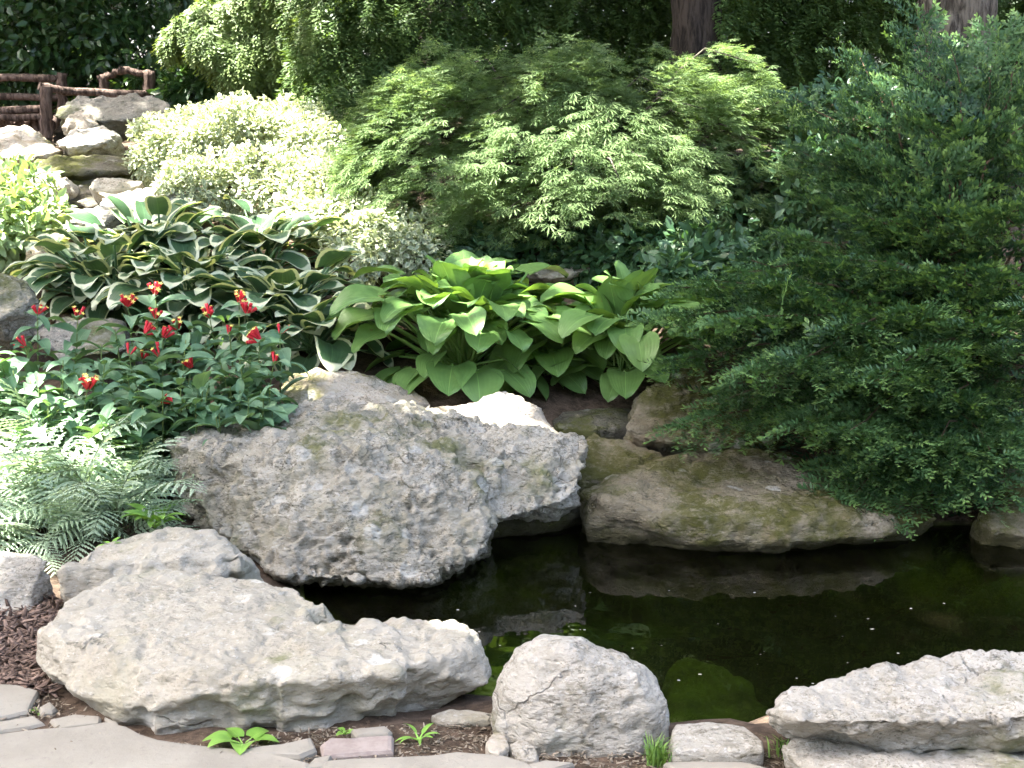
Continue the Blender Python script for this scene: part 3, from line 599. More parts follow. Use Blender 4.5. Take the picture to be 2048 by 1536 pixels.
# ------------------------------------------------------------------ broad leaves as single objects
def blade(name, L, W, e0, e1, pet=0.0, fold=0.25, cup=0.0, nu=7, nv=11, heart=0.12, wave=0.0, mats=None, petr=0.006, tipw=0.55, twist=0.0, pw=.8, eb=None):
    """a stalk then an arching ovate blade in local space, x outward, z up"""
    V, Fq, UV = [], [], []
    x, z = 0.0, 0.0; pts = []
    steps = 8
    for k in range(steps + 1):
        pts.append((x, 0, z)); a = math.radians(e0 + (e0 * .05) - (10 if pet else 0) * k / steps); x += math.cos(a) * pet / steps; z += math.sin(a) * pet / steps
    bx, bz = pts[-1][0], pts[-1][2]; sv = []
    cx, cz = bx, bz
    for j in range(nv):
        v = j / (nv - 1); a = math.radians((e0 - 8 if eb is None else eb) + (e1 - (e0 if eb is None else eb)) * v); sv.append((cx, cz, a)); cx += math.cos(a) * L / (nv - 1); cz += math.sin(a) * L / (nv - 1)
    for j in range(nv):
        v = j / (nv - 1); px_, pz_, a = sv[j]
        w = W / 2 * (max(0.0, math.sin(math.pi * min(1, (v * .95 + .05)) ** tipw)) ** pw if v < 1 else 0.0)
        for i in range(nu):
            u = i / (nu - 1) * 2 - 1; back = -heart * L * (u * u) * (1 - v) ** 3
            hgt = fold * abs(u) * w + cup * w * u * u + wave * W * math.sin(v * 9 + u * 2) * abs(u) ** 1.5
            V.append((px_ + back * math.cos(a) - math.sin(a) * hgt, u * w + twist * v * hgt, pz_ + back * math.sin(a) + math.cos(a) * hgt)); UV.append((u * .5 + .5, .02 + .98 * v))
    for j in range(nv - 1):
        for i in range(nu - 1):
            q = j * nu + i; Fq.append((q, q + 1, q + nu + 1, q + nu))
    F3 = []
    if pet:
        tv, tq, tt = tube(pts, np.linspace(petr * 1.3, petr, len(pts)), 5); n0 = len(V); V += [tuple(a) for a in tv]; UV += [(.5, -.5)] * len(tv)
        Fq += [tuple(int(b) + n0 for b in a) for a in tq]; F3 += [tuple(int(b) + n0 for b in a) for a in tt]
    me = bpy.data.meshes.new(name); me.from_pydata(V, [], Fq + F3); me.polygons.foreach_set('use_smooth', [True] * len(me.polygons))
    uvl = me.uv_layers.new(name='UVMap'); li = np.empty(len(me.loops), np.int32); me.loops.foreach_get('vertex_index', li)
    uvl.data.foreach_set('uv', np.array(UV, np.float32)[li].ravel()); me.update()
    for m_ in mats: me.materials.append(m_)
    return me
def hosta(label, base, n, R, mats,  Lw=(0.27, 0.16), seed=1, upright=0.25, pet=(0.16, .30), wave=.03, tilt=(0, 0), group=None, yaw=None, kset=None):
    rnd = random.Random(seed); o = empty('hosta', base, label, 'plant', group); kinds = []
    for (e0, eb, e1, pl, sc_) in kset:
        for k in range(2):
            kinds.append(blade('leaf', Lw[0] * sc_ * rnd.uniform(.92, 1.08), Lw[1] * sc_ * rnd.uniform(.9, 1.12), e0 + rnd.uniform(-4, 4), e1 + rnd.uniform(-8, 8), rnd.uniform(*pet) * pl * R, .16, .10, 7, 11, .12, wave * rnd.uniform(.4, 1.6), mats, .006, .62, 0, .62, eb))
    for k in range(n):
        f = k / n; lay = min(5, int((f ** (1 + upright)) * 6)); me = kinds[lay * 2 + rnd.randrange(2)]
        l = link('leaf', me, None, o); az = k * 2.39996 + rnd.uniform(-.25, .25)
        l.location = (rnd.gauss(0, .03) * R, rnd.gauss(0, .03) * R, rnd.uniform(-.01, .02))
        l.rotation_euler = (rnd.gauss(0, .16) + tilt[0], rnd.gauss(0, .10) + tilt[1], az); s_ = rnd.uniform(.82, 1.12); l.scale = (s_, s_ * rnd.uniform(.9, 1.1), s_)
    return o
def on(px, py, Y):
    p = P(px, py, Y); return Vector((p.x, p.y, gz(p.x, p.y) - .01))
KG = ((80, 76, 48, .8, 1.0), (70, 50, 5, 1.0, 1.0), (60, 28, -22, 1.1, 1.0), (50, 10, -40, 1.2, 1.0), (36, -6, -50, 1.2, .95), (14, -16, -56, 1.15, .9))
KV = ((62, 50, 10, .9, .9), (54, 36, -10, 1.0, 1.0), (44, 22, -28, 1.1, 1.0), (34, 8, -44, 1.15, 1.0), (22, -8, -55, 1.1, .95), (6, -18, -60, 1.0, .9))
hosta('big bright green hosta behind the largest boulder', P(925, 738, 6.72), 150, 1.15, [M['hosta']], (.215, .195), 3, .0, (.18, .38), .04, kset=KG)
hosta('smaller bright green hosta with upright leaves near the yew', P(1250, 738, 6.72), 105, 1.0, [M['hosta']], (.22, .185), 5, -.1, (.18, .36), .04, kset=KG)
hosta('low green hosta filling the gap between the two bigger green hostas', P(1100, 745, 6.75), 46, .8, [M['hosta']], (.23, .19), 9, .0, (.16, .28), .04, kset=KG)
vh = [('white edged hosta at the cascade foot, leftmost of its drift', 215, 560, 7.4, 40, 1.0, 11), ('white edged hosta in the middle of its drift behind the red flowers', 385, 590, 7.2, 44, 1.05, 12),
      ('white edged hosta nearest the green hosta', 560, 620, 7.0, 42, 1.0, 13), ('white edged hosta rising highest at the back of its drift', 520, 470, 7.8, 34, 1.0, 14),
      ('white edged hosta at the back beside the pale cascade stone', 300, 480, 7.8, 34, .95, 15), ('low white edged hosta beside the buff stone', 630, 690, 6.75, 20, .75, 16)]
for (lb, a, b, Y, n, R, sd) in vh:
    hosta(lb, on(a, b, Y) + Vector((0, 0, .06)), int(n * 1.9), R * 1.15, [M['hosta_var']], (.215, .165), sd, .0, (.16, .36), .05, group='white edged hostas below the cascade', kset=KV)

# ------------------------------------------------------------------ red flowering plants
spl = [blade('leaf', .15 * s, .066 * s, 30 + e, -35 + e2, 0.006, .25, .1, 5, 8, 0, .04, [M['spig_leaf']], .0025, .62) for s, e, e2 in ((1, 0, 0), (1.1, 12, -10), (.9, -10, 5), (1.2, 5, 20), (1.0, 20, 10))]
def flower_mesh(k, seed):
    rnd = random.Random(seed); m = Mesh()
    for i in range(k):
        a = i * 2.4 + rnd.uniform(-.4, .4); tl = rnd.uniform(.15, 1.0); d = Vector((math.cos(a) * tl, math.sin(a) * tl, 1)).normalized(); b = Vector((math.cos(a), math.sin(a), 0)) * .006
        L = rnd.uniform(.036, .052); m.tube([b, b + d * L * .35, b + d * L * .8, b + d * L], [.002, .0045, .0065, .007], 6, 0)
        top = b + d * L; u = d.orthogonal().normalized(); w = d.cross(u)
        if rnd.random() < .5:
            for j in range(5):
                an = 2 * math.pi * j / 5; r = u * math.cos(an) + w * math.sin(an); s_ = u * math.cos(an + 1.57) + w * math.sin(an + 1.57)
                m.add([tuple(top + s_ * .004), tuple(top - s_ * .004), tuple(top + r * .012 + d * .003)], None, [(0, 1, 2)], 1)
    return m.build('flower')
flm = [flower_mesh(k, 40 + k) for k in (2, 4, 6, 8, 5)]
for me in flm: me.materials.append(M['red']); me.materials.append(M['yellow'])
clumps = [('red flowered plant at the far side of the ferns, leftmost clump', (90, 800, 5.9), [(75, 622, 6.0), (155, 632, 6.1), (50, 688, 5.9), (175, 772, 5.5), (-40, 700, 5.8)], [(20, 700, 5.7), (120, 720, 5.7), (210, 720, 5.7), (60, 760, 5.5), (230, 800, 5.5), (0, 750, 5.6), (150, 700, 6.0), (100, 800, 5.4)]),
          ('red flowered plant with most blooms in front of the white edged hostas', (320, 830, 5.9), [(310, 582, 6.1), (255, 606, 6.1), (312, 630, 6.0), (290, 662, 5.9), (326, 670, 5.9), (355, 652, 6.0), (316, 706, 5.8), (382, 730, 5.75), (342, 800, 5.5), (258, 702, 5.8), (285, 712, 5.9)],
           [(230, 660, 6.0), (380, 690, 5.9), (420, 760, 5.6), (270, 760, 5.6), (360, 760, 5.6), (300, 800, 5.5), (250, 830, 5.45), (400, 810, 5.5), (380, 650, 6.0)]),
          ('red flowered plant beside the buff stone, rightmost clump', (480, 830, 5.85), [(478, 598, 6.1), (494, 622, 6.05), (458, 662, 5.95), (520, 676, 5.9), (548, 722, 5.8), (418, 628, 6.1), (560, 662, 6.0)],
           [(440, 720, 5.8), (500, 720, 5.8), (540, 770, 5.65), (480, 780, 5.6), (430, 790, 5.6), (520, 810, 5.55), (460, 820, 5.55), (545, 800, 5.7)])]
for ci, (lb, bpx, fl, nofl) in enumerate(clumps):
    rnd = random.Random(60 + ci); nofl = nofl + [(a + rnd.uniform(-45, 45), b + rnd.uniform(-20, 50), Y - .05 + rnd.uniform(-.15, .15)) for a, b, Y in nofl + nofl]; base = on(*bpx); cl = empty('flowering_plant', base, lb, 'plant', 'red flowered plants beside the ferns')
    for k, (a, b, Y) in enumerate(fl + nofl):
        tip = P(a, b, Y) - base; foot = Vector((tip.x * .75 + rnd.uniform(-.05, .05), tip.y * .85 + rnd.uniform(-.04, .04), 0)); w0 = base + foot
        foot.z = gz(w0.x, w0.y) - base.z - .02
        if tip.z - foot.z < .12: tip.z = foot.z + .12
        m = Mesh(); cpts = [foot.lerp(tip, s) + Vector((0, 0, 0.0)) for s in (0, .35, .7, 1)]; m.tube(cpts, [.004, .0035, .003, .002], 5)
        st = link('stem', m.build('stem'), M['stem'], cl)
        np_ = max(4, int((tip - foot).length / .065)); az = rnd.uniform(0, 6.28)
        for j in range(np_):
            s = .18 + .80 * j / (np_ - 1); az += 1.57 + rnd.uniform(-.3, .3)
            for sd in (0, math.pi):
                l = link('leaf', rnd.choice(spl), None, st); l.location = foot.lerp(tip, s) - Vector((0, 0, .004 if s < .95 else .012))
                q = rnd.uniform(.75, 1.05) * (1.0 if s < .9 else .65); l.scale = (q, q, q); l.rotation_euler = (rnd.gauss(0, .25), rnd.gauss(0, .25), az + sd)
        if k < len(fl):
            f_ = link('flower', rnd.choice(flm), None, st); f_.location = tip - Vector((0, 0, .012)); f_.scale = (rnd.uniform(.9, 1.35),) * 3; f_.rotation_euler = (rnd.uniform(-.5, .9), rnd.uniform(-.6, .6), rnd.uniform(0, 6))

# ------------------------------------------------------------------ painted ferns
def frond(L, seed, e0=65, e1=-35, W=.17):
    rnd = random.Random(seed); V, F3, A = [], [], []; n = 13; x = z = 0; sp_ = []
    for k in range(n + 1):
        a = math.radians(e0 + (e1 - e0) * k / n); sp_.append((x, z, a)); x += math.cos(a) * L / n; z += math.sin(a) * L / n
    for k in range(4, n + 1):
        s = k / n; x, z, a = sp_[k]; wl = W * (math.sin(math.pi * min(1, (1 - s) * .95 + .08)) ** .8 * (1.05 - .35 * s)) + .006
        for sd in (-1, 1):
            m_ = 5; dirx = .40 + .35 * s + rnd.uniform(-.08, .08); dz = rnd.uniform(-.35, -.05); ux, uz = math.cos(a), math.sin(a); wid = L / n * .50 * (1.05 - .3 * s)
            for j in range(m_):                                   # toothed pinna: a filled strip with pointed lobes
                q = j / m_; q2 = (j + 1) / m_; h = wl / m_
                def at_(q_): return np.array([x + dirx * wl * q_ * ux, sd * wl * q_, z + dirx * wl * q_ * uz + dz * wl * q_ * q_])
                o_, o2 = at_(q), at_(q2); ax = o2 - o_; ax /= np.linalg.norm(ax); al = np.array([ux, 0, uz])
                w1, w2 = wid * (1 - q) ** .8 * (.8 if j == 0 else 1), wid * max(0, 1 - q2) ** .8
                for s2 in (-1, 1):
                    i = len(V); V += [tuple(o_), tuple(o2), tuple(o_ + al * s2 * w1 * .55), tuple(o_ + ax * h * .95 + al * s2 * (w1 * .62 + w2 * .38) - np.array([0, 0, .003]))]
                    F3 += [(i, i + 1, i + 3), (i, i + 3, i + 2)]; A += [.6, .7, .9, 1.0]
            i = len(V); V += [(x, sd * .001, z), (x + dirx * wl * .7 * ux, sd * wl * .7, z + .7 * dirx * wl * uz + dz * wl * .49), (x + .004, sd * .001, z + .002)]; F3.append((i, i + 1, i + 2)); A += [0, 0, 0]
    tv, tq, tt = tube([(q[0], 0, q[1]) for q in sp_], np.linspace(.003, .001, n + 1), 4); n0 = len(V)
    V = np.concatenate([np.array(V), tv]); A += [0] * len(tv)
    return mesh_np('frond', V, [np.concatenate([np.array(F3), tt + n0]), tq + n0], False, {'tip': A})
frm = [frond(.46, 1, 75, -15, .125), frond(.50, 2, 68, -30, .13), frond(.42, 3, 60, -20, .12), frond(.38, 4, 45, -35, .11), frond(.46, 5, 80, 20, .12), frond(.36, 6, 60, 10, .11)]
for me in frm: me.materials.append(M['fern'])
fern_spots = [('silvery painted fern nearest the flat grey boulder', 215, 1020, 5.0, 34, 1.2), ('silvery painted fern glowing in the sun at the picture edge', 30, 980, 5.1, 38, 1.25), ('silvery painted fern against the largest boulder', 240, 930, 5.3, 32, 1.0),
              ('silvery painted fern behind the sunlit one, below the red flowers', 120, 900, 5.4, 36, 1.25), ('painted fern at the foot of the leftmost red flowered clump', -20, 880, 5.5, 28, 1.1), ('low painted fern behind the whitish boulder', 90, 1070, 4.85, 22, .85)]
for k, (lb, a, b, Y, n, s0) in enumerate(fern_spots):
    rnd = random.Random(80 + k); o = empty('fern', on(a, b, Y), lb, 'fern', 'painted ferns on the bank')
    for j in range(int(n * 1.3)):
        l = link('frond', rnd.choice(frm), None, o); s_ = s0 * rnd.uniform(.62, .95); l.scale = (s_,) * 3; l.rotation_euler = (rnd.gauss(0, .2), rnd.gauss(0.05, .22), j * 2.4 + rnd.uniform(-.3, .3)); l.location = (rnd.gauss(0, .05), rnd.gauss(0, .05), 0)

# ------------------------------------------------------------------ laceleaf maple
def A3(v): return np.array(tuple(v))
def wander(a, b, n, amp, rnd, sag=0.0):
    out = []
    for k in range(n + 1):
        s = k / n; p = a.lerp(b, s) + Vector((rnd.uniform(-1, 1), rnd.uniform(-1, 1), rnd.uniform(-1, 1))) * amp * math.sin(math.pi * s); p.z += sag * math.sin(math.pi * s); out.append(p)
    return out
rnd = random.Random(21)
mb = on(1155, 505, 8.25); mt = empty('laceleaf_maple_tree', mb, 'low spreading laceleaf maple with feathery pale green sprays', 'tree')
MC = P(1165, 300, 8.3)
wood = Mesh(); fork = P(1130, 400, 8.25)
wood.tube(wander(mb - Vector((0, 0, .05)), fork, 5, .03, rnd), np.linspace(.055, .04, 6), 8)
O, X, N, S, Vr = [], [], [], [], []
top_prof = [(640, 330), (690, 240), (730, 160), (800, 132), (900, 180), (970, 165), (1060, 112), (1130, 115), (1220, 150), (1300, 190), (1360, 150), (1430, 125), (1540, 140), (1620, 190), (1690, 280), (1730, 350)]
tx = np.array([a for a, b in top_prof]); tyv = np.array([b for a, b in top_prof])
sprays = 0
for k in range(598):
    # a spray: starts inside the dome and arches outward and down
    for _ in range(50):
        px = 650 + 1060 * ((k % 23) + rnd.random()) / 23; tp = np.interp(px, tx, tyv); bt = np.interp(px, [640, 760, 900, 1150, 1400, 1580, 1730], [380, 470, 505, 490, 490, 480, 400])
        py = tp + (rnd.uniform(-30, 30) if k < 46 else rnd.uniform(-6, 26)) + (bt - tp - 20) * (((k // 23) + rnd.random()) / 26) ** 1.1
        rho = abs(px - 1185) / 550; dmax = 1.15 * math.sqrt(max(0.02, 1 - rho * rho)); frac = (py - tp) / max(40, bt - tp)
        Y = MC.y + rnd.uniform(-1, .55) * dmax * (.45 + .55 * min(1, frac * 1.6))
        break
    tipp = P(px, py, Y); out = Vector((tipp.x - MC.x, tipp.y - MC.y, 0)); ol = out.length; out = out.normalized() if ol > .05 else Vector((0, -1, 0))
    L = rnd.uniform(.20, .38) if rnd.random() < .8 else rnd.uniform(.4, .55); st = tipp - out * L * .9 + Vector((0, 0, rnd.uniform(.02, .12)))
    side = Vector((-out.y, out.x, 0))
    if k % 7 == 0:
        wood.tube(wander(fork, st, 6, .05, rnd, .06) + [tipp], list(np.linspace(.022, .005, 7)) + [.002], 5)
    nl = int(rnd.uniform(130, 190) * L)
    if pnoise(np.array([[px / 95.0, py / 55.0, 3.3]]))[0] < -.42: continue
    for j in range(nl):
        s = rnd.random() ** .8; w = rnd.uniform(-1, 1) * L * .42 * (1.1 - .6 * s)
        p = st.lerp(tipp, s) + side * w + Vector((0, 0, .07 * math.sin(math.pi * s) - .55 * w * w / L * 1.2 - .10 * s * s + rnd.gauss(0, .018)))
        d = out * rnd.uniform(.5, 1.1) + side * (w / L * 1.6 + rnd.uniform(-.4, .4)) + Vector((0, 0, (.15 if frac < .25 else -.12) - .15 * s + rnd.uniform(-.3, .3)))
        nn = Vector((0, 0, 1)) + out * .3 + Vector((rnd.gauss(0, .3), rnd.gauss(0, .3), 0))
        O.append(tuple(p)); X.append(tuple(d)); N.append(tuple(nn)); S.append(rnd.uniform(.045, .078)); Vr.append(min(1, max(0, .5 + .25 * rnd.gauss(0, 1))))
link('branches', wood.build('branches', origin=mb), M['bark_grey'], mt)
cr = cloud('crown', [scatter(maple_leaf, O, X, N, S, np.array(Vr))], M['maple'], mt, mb)

# ------------------------------------------------------------------ spreading yew
rnd = random.Random(33)
yb = on(1930, 900, 6.6); yw = empty('yew_shrub', yb, 'large dark green spreading yew leaning over the pool', 'shrub')
tips = [(1350, 575, 6.0), (1420, 560, 6.0), (1480, 545, 6.2), (1330, 640, 5.9), (1345, 720, 5.8), (1360, 850, 5.7), (1440, 640, 5.7), (1560, 570, 5.9), (1620, 600, 5.8), (1450, 800, 5.8), (1520, 860, 5.7), (1500, 740, 5.5), (1600, 720, 5.4),
        (1640, 985, 5.5), (1700, 1000, 5.45), (1760, 1005, 5.45), (1850, 970, 5.4), (1560, 900, 5.6), (1700, 860, 5.3), (1800, 900, 5.3), (1900, 930, 5.3), (1980, 900, 5.3), (2040, 880, 5.3),
        (1700, 650, 5.5), (1780, 740, 5.3), (1850, 700, 5.4), (1900, 800, 5.3), (2000, 760, 5.3), (2060, 700, 5.4), (1950, 650, 5.5),
        (1580, 190, 7.2), (1640, 230, 7.1), (1720, 115, 7.2), (1700, 210, 7.0), (1760, 180, 7.1), (1840, 45, 7.2), (1900, 90, 7.0), (1960, 110, 7.1), (1990, 75, 6.9), (2040, 130, 6.9), (2060, 60, 6.9), (2100, 200, 6.6),
        (1660, 320, 6.9), (1720, 300, 6.8), (1780, 330, 6.7), (1850, 250, 6.7), (1900, 320, 6.5), (1960, 260, 6.6), (2040, 300, 6.4), (1640, 400, 6.8), (1700, 420, 6.5), (1600, 480, 6.6), (1780, 440, 6.4), (1860, 420, 6.3), (1940, 430, 6.2), (2030, 420, 6.1), (1620, 520, 6.3), (1700, 520, 6.1),
        (1780, 540, 6.0), (1850, 560, 5.9), (1930, 540, 5.9), (2020, 560, 5.8), (2080, 500, 5.9), (1550, 470, 6.9), (1500, 520, 6.6), (2080, 850, 5.4), (2070, 620, 5.6), (1640, 780, 5.35), (1720, 770, 5.3), (1830, 620, 5.6), (1880, 880, 5.3), (1600, 850, 5.45), (1680, 920, 5.45),
        (1760, 250, 7.0), (1820, 160, 7.1), (1900, 200, 6.9), (1980, 190, 6.8), (1680, 260, 7.0), (1600, 300, 7.2), (2010, 960, 5.4), (1950, 990, 5.4), (1740, 930, 5.4)]
O, X, N, S, Vr = [], [], [], [], []; wood = Mesh()
for ti_, (a, b, Y) in enumerate(tips):
    if ti_ % 5 == 2 and (12 < ti_ < 30 or ti_ > 60): continue
    T_ = P(a, b, Y); heart = Vector((yb.x + rnd.uniform(-.25, .35), yb.y + rnd.uniform(-.2, .3), yb.z + max(.1, (T_.z - yb.z) * .45)))
    n = 8; c_ = wander(heart, T_, n, .05, rnd, .10)
    wood.tube([yb.lerp(heart, .0)] + c_, [.03] + list(np.linspace(.011, .002, n + 1)), 5)
    L = (T_ - heart).length; d = (T_ - c_[-3]).normalized(); sd = d.cross(Vector((0, 0, 1))).normalized(); nn = sd.cross(d)
    nb = int(12 + 7 * L); vb = rnd.uniform(.1, 1.0)
    for j in range(nb):
        s = 1 - ((j + rnd.random()) / nb) ** 1.1 * min(.9, .9 / L); q = s * n; i = min(n - 1, int(q)); p = c_[i].lerp(c_[i + 1], q - i)
        sg = 1 if j % 2 else -1; bl = rnd.uniform(.05, .12) + .17 * min(1, (1 - s) * L * 1.6)
        bd = (d * rnd.uniform(.45, .9) + sd * sg * rnd.uniform(.5, 1.0) + nn * rnd.uniform(-.18, .22)).normalized(); bs = bd.cross(nn).normalized(); v0 = vb + rnd.uniform(-.15, .15)
        k2 = 3 + int(bl / .045)
        for m2 in range(k2):
            f2 = m2 / (k2 - 1); pos = p + bd * bl * (.15 + .85 * f2) + nn * (-.05 * f2 * f2 + rnd.gauss(0, .008)); s3 = (1 if m2 % 2 else -1) * (1 - f2) * rnd.uniform(.7, 1.2)
            dd = bd + bs * s3 + nn * rnd.uniform(-.15, .25)
            O.append(tuple(pos)); X.append(tuple(dd)); N.append(tuple(nn + Vector((rnd.gauss(0, .3), rnd.gauss(0, .3), rnd.gauss(0, .2))))); S.append(rnd.uniform(.10, .155)); Vr.append(min(1, max(0, v0 * .7 + .3 * f2 + rnd.uniform(-.15, .15))))
    for j in range(34):                                          # inner filler shoots in the darkest tone, added to block light
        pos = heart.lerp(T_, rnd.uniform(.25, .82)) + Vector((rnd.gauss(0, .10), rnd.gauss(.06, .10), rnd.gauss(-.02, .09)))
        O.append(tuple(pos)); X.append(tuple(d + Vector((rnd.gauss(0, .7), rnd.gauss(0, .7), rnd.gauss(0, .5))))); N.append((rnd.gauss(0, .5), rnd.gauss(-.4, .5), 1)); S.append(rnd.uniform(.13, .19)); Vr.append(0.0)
    for j in range(4):                                           # leader at the tip
        O.append(tuple(T_ - d * .05 * j)); X.append(tuple(d + Vector((rnd.gauss(0, .12), rnd.gauss(0, .12), rnd.gauss(0, .12)) ))); N.append(tuple(nn)); S.append(rnd.uniform(.09, .13)); Vr.append(.9)
link('branches', wood.build('branches', origin=yb), M['twig'], yw)
O, X, N, S, Vr = [np.array(q) for q in (O, X, N, S, Vr)]
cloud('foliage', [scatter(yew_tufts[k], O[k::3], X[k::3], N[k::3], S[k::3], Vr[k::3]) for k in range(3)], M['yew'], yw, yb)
LO, LX = [], []
for (a, b, a2, b2, Y) in ((1640, 640, 1545, 562, 5.8), (1560, 660, 1550, 560, 5.75), (1500, 640, 1385, 565, 5.9), (1480, 660, 1390, 625, 5.75), (1800, 140, 1718, 100, 7.1), (1860, 80, 1806, 12, 7.1), (1940, 190, 1880, 140, 6.9), (1990, 130, 1985, 62, 6.8), (2020, 480, 1972, 398, 6.0), (1420, 690, 1340, 640, 5.7),
                          (2000, 500, 1930, 455, 6.0), (1640, 210, 1570, 142, 7.1), (1760, 200, 1700, 160, 7.0), (1700, 560, 1640, 500, 6.0), (1880, 620, 1820, 590, 5.6), (1760, 420, 1700, 385, 6.4), (1950, 300, 1890, 268, 6.5), (2040, 190, 2020, 120, 6.7), (1900, 880, 1850, 905, 5.25), (1560, 760, 1480, 770, 5.4)):
    p0, p1 = P(a, b, Y), P(a2, b2, Y - .08); LO.append(tuple(p0)); LX.append(tuple(p1 - p0))
for a_, b_ in zip(LO, LX):
    lv = scatter(yew_leader, [a_], [b_], [(0, -.3, 1.0)], [np.linalg.norm(b_) * 1.25], np.ones(1)); cloud('new_shoot', [(lv[0], lv[1], lv[2], .35 + .65 * lv[3])], M['yew'], yw, yb)

# ------------------------------------------------------------------ trunks
def trunk(path_, rad, m, name='trunk', parent=None, origin=(0, 0, 0), n=40, rings=60, amp=.06):
    pts = np.array([tuple(p) for p in path_]); ss = np.linspace(0, 1, rings); k = np.linspace(0, 1, len(pts))
    c = np.stack([np.interp(ss, k, pts[:, i]) for i in range(3)], 1); r = np.interp(ss, np.linspace(0, 1, len(rad)), rad)
    an = np.linspace(0, 2 * np.pi, n, endpoint=False); V = c[:, None, :] + np.stack([np.cos(an)[None] * r[:, None], np.sin(an)[None] * r[:, None], np.zeros((rings, n))], -1); V = V.reshape(-1, 3)
    nn = V - np.repeat(c, n, 0); nn = nrm(nn); q = V * np.array([14, 14, 2.2]); V = V + nn * (amp * np.repeat(r, n) * 3 * (np.abs(fbm(q, 3)) - .3))[:, None]
    ii = np.arange(rings * n).reshape(rings, n); Q = np.stack([ii[:-1], np.roll(ii[:-1], -1, 1), np.roll(ii[1:], -1, 1), ii[1:]], -1).reshape(-1, 4)
    return link(name, mesh_np(name, V - np.array(tuple(origin)), Q), m, parent)

# ------------------------------------------------------------------ dappled shade: which points the gaps in the tall crowns let the sun reach
gaps = [(430, 265, 10.0, .36), (540, 245, 10.1, .34), (330, 330, 9.2, .25), (430, 345, 9.0, .30), (640, 300, 9.4, .25), (590, 370, 8.6, .34), (500, 300, 9.5, .16), (370, 290, 9.7, .12), (720, 440, 8.0, .28), (790, 480, 7.7, .22), (840, 500, 7.6, .1),
        (40, 275, 9.8, .42), (175, 268, 10.0, .26), (30, 350, 9.0, .3), (40, 430, 8.2, .34), (90, 490, 7.7, .22), (235, 400, 8.6, .12),
        (40, 905, 5.3, .26), (60, 850, 5.5, .12), (200, 955, 5.2, .07), (150, 885, 5.4, .09), (230, 1000, 5.1, .06), (120, 1040, 5.0, .07), (110, 950, 5.2, .15), (40, 1000, 5.1, .15), (50, 1120, 4.5, .15), (80, 610, 6.7, .08), (180, 860, 5.5, .08), (260, 900, 5.3, .10),
        (1035, 225, 7.6, .15), (950, 265, 7.5, .12), (1100, 290, 7.4, .10), (1060, 340, 7.3, .10), (1230, 215, 7.6, .12), (780, 150, 8.0, .14), (860, 210, 7.8, .09), (760, 260, 7.9, .08), (1010, 400, 7.3, .08), (1400, 180, 8.0, .12), (1480, 220, 8.0, .10), (1560, 260, 8.1, .10), (1290, 330, 7.5, .07), (1420, 300, 7.7, .07), (1150, 350, 7.3, .06), (1320, 260, 7.6, .05), (1110, 420, 7.4, .06),
        (1035, 645, 6.5, .055), (1050, 705, 6.45, .06), (995, 760, 6.4, .045), (1155, 670, 6.5, .06), (1010, 555, 6.8, .07), (960, 620, 6.6, .04), (820, 660, 6.4, .05), (1230, 620, 6.7, .05), (1200, 560, 6.8, .06), (900, 570, 6.8, .05),
        (1000, 815, 6.0, .10), (870, 825, 5.85, .09), (780, 820, 5.8, .05), (640, 760, 6.3, .1), (1040, 860, 5.9, .07),
        (480, 90, 11.2, .55), (560, 60, 11.2, .6), (420, 60, 11.3, .35), (530, 150, 11.0, .3), (300, 100, 13.0, .25), (110, 80, 13, .2), (240, 160, 12, .14), (200, 60, 13, .22), (20, 165, 11.6, .2), (150, 178, 11.5, .2), (260, 155, 11.7, .2),
        (700, 60, 10.5, .22), (850, 90, 10.4, .2), (1000, 50, 10.6, .2), (930, 140, 10.4, .12), (1200, 90, 10.8, .12), (540, 380, 8.0, .14), (240, 420, 7.9, .10), (420, 440, 7.8, .08), (330, 560, 7.2, .05), (470, 620, 6.2, .05), (330, 630, 6.1, .06), (1420, 1405, 3.72, .10), (1380, 1425, 3.65, .06), (965, 1375, 3.8, .05), (1440, 160, 8.4, .1), (1500, 150, 8.4, .08), (1930, 60, 9.6, .12), (1780, 160, 7.1, .06)]
GP = np.array([tuple(P(a, b, Y)) for a, b, Y, r in gaps]); GR = np.array([r for *_, r in gaps]); SD = np.array(tuple(SUN))
def open_gaps(pts, size):
    keep = np.ones(len(pts), bool)
    for c, r in zip(GP, GR):
        v = pts - c; t_ = v @ SD; d = np.linalg.norm(v - t_[:, None] * SD, axis=1); keep &= ~((d < r + size * .45) & (t_ > .6))
    return keep
def clumps_in(n, center, ext, rmin, rmax):
    c = np.array(center) + (rng.random((n, 3)) - .5) * 2 * np.array(ext); return c, rng.uniform(rmin, rmax, n)
def crown_pts(C, R, n, flat=.7):
    k = rng.integers(0, len(C), n); d = rand_dir(n); rr = R[k] * (rng.random(n) ** .33); p = C[k] + d * rr[:, None] * np.array([1, 1, flat]); return p, d
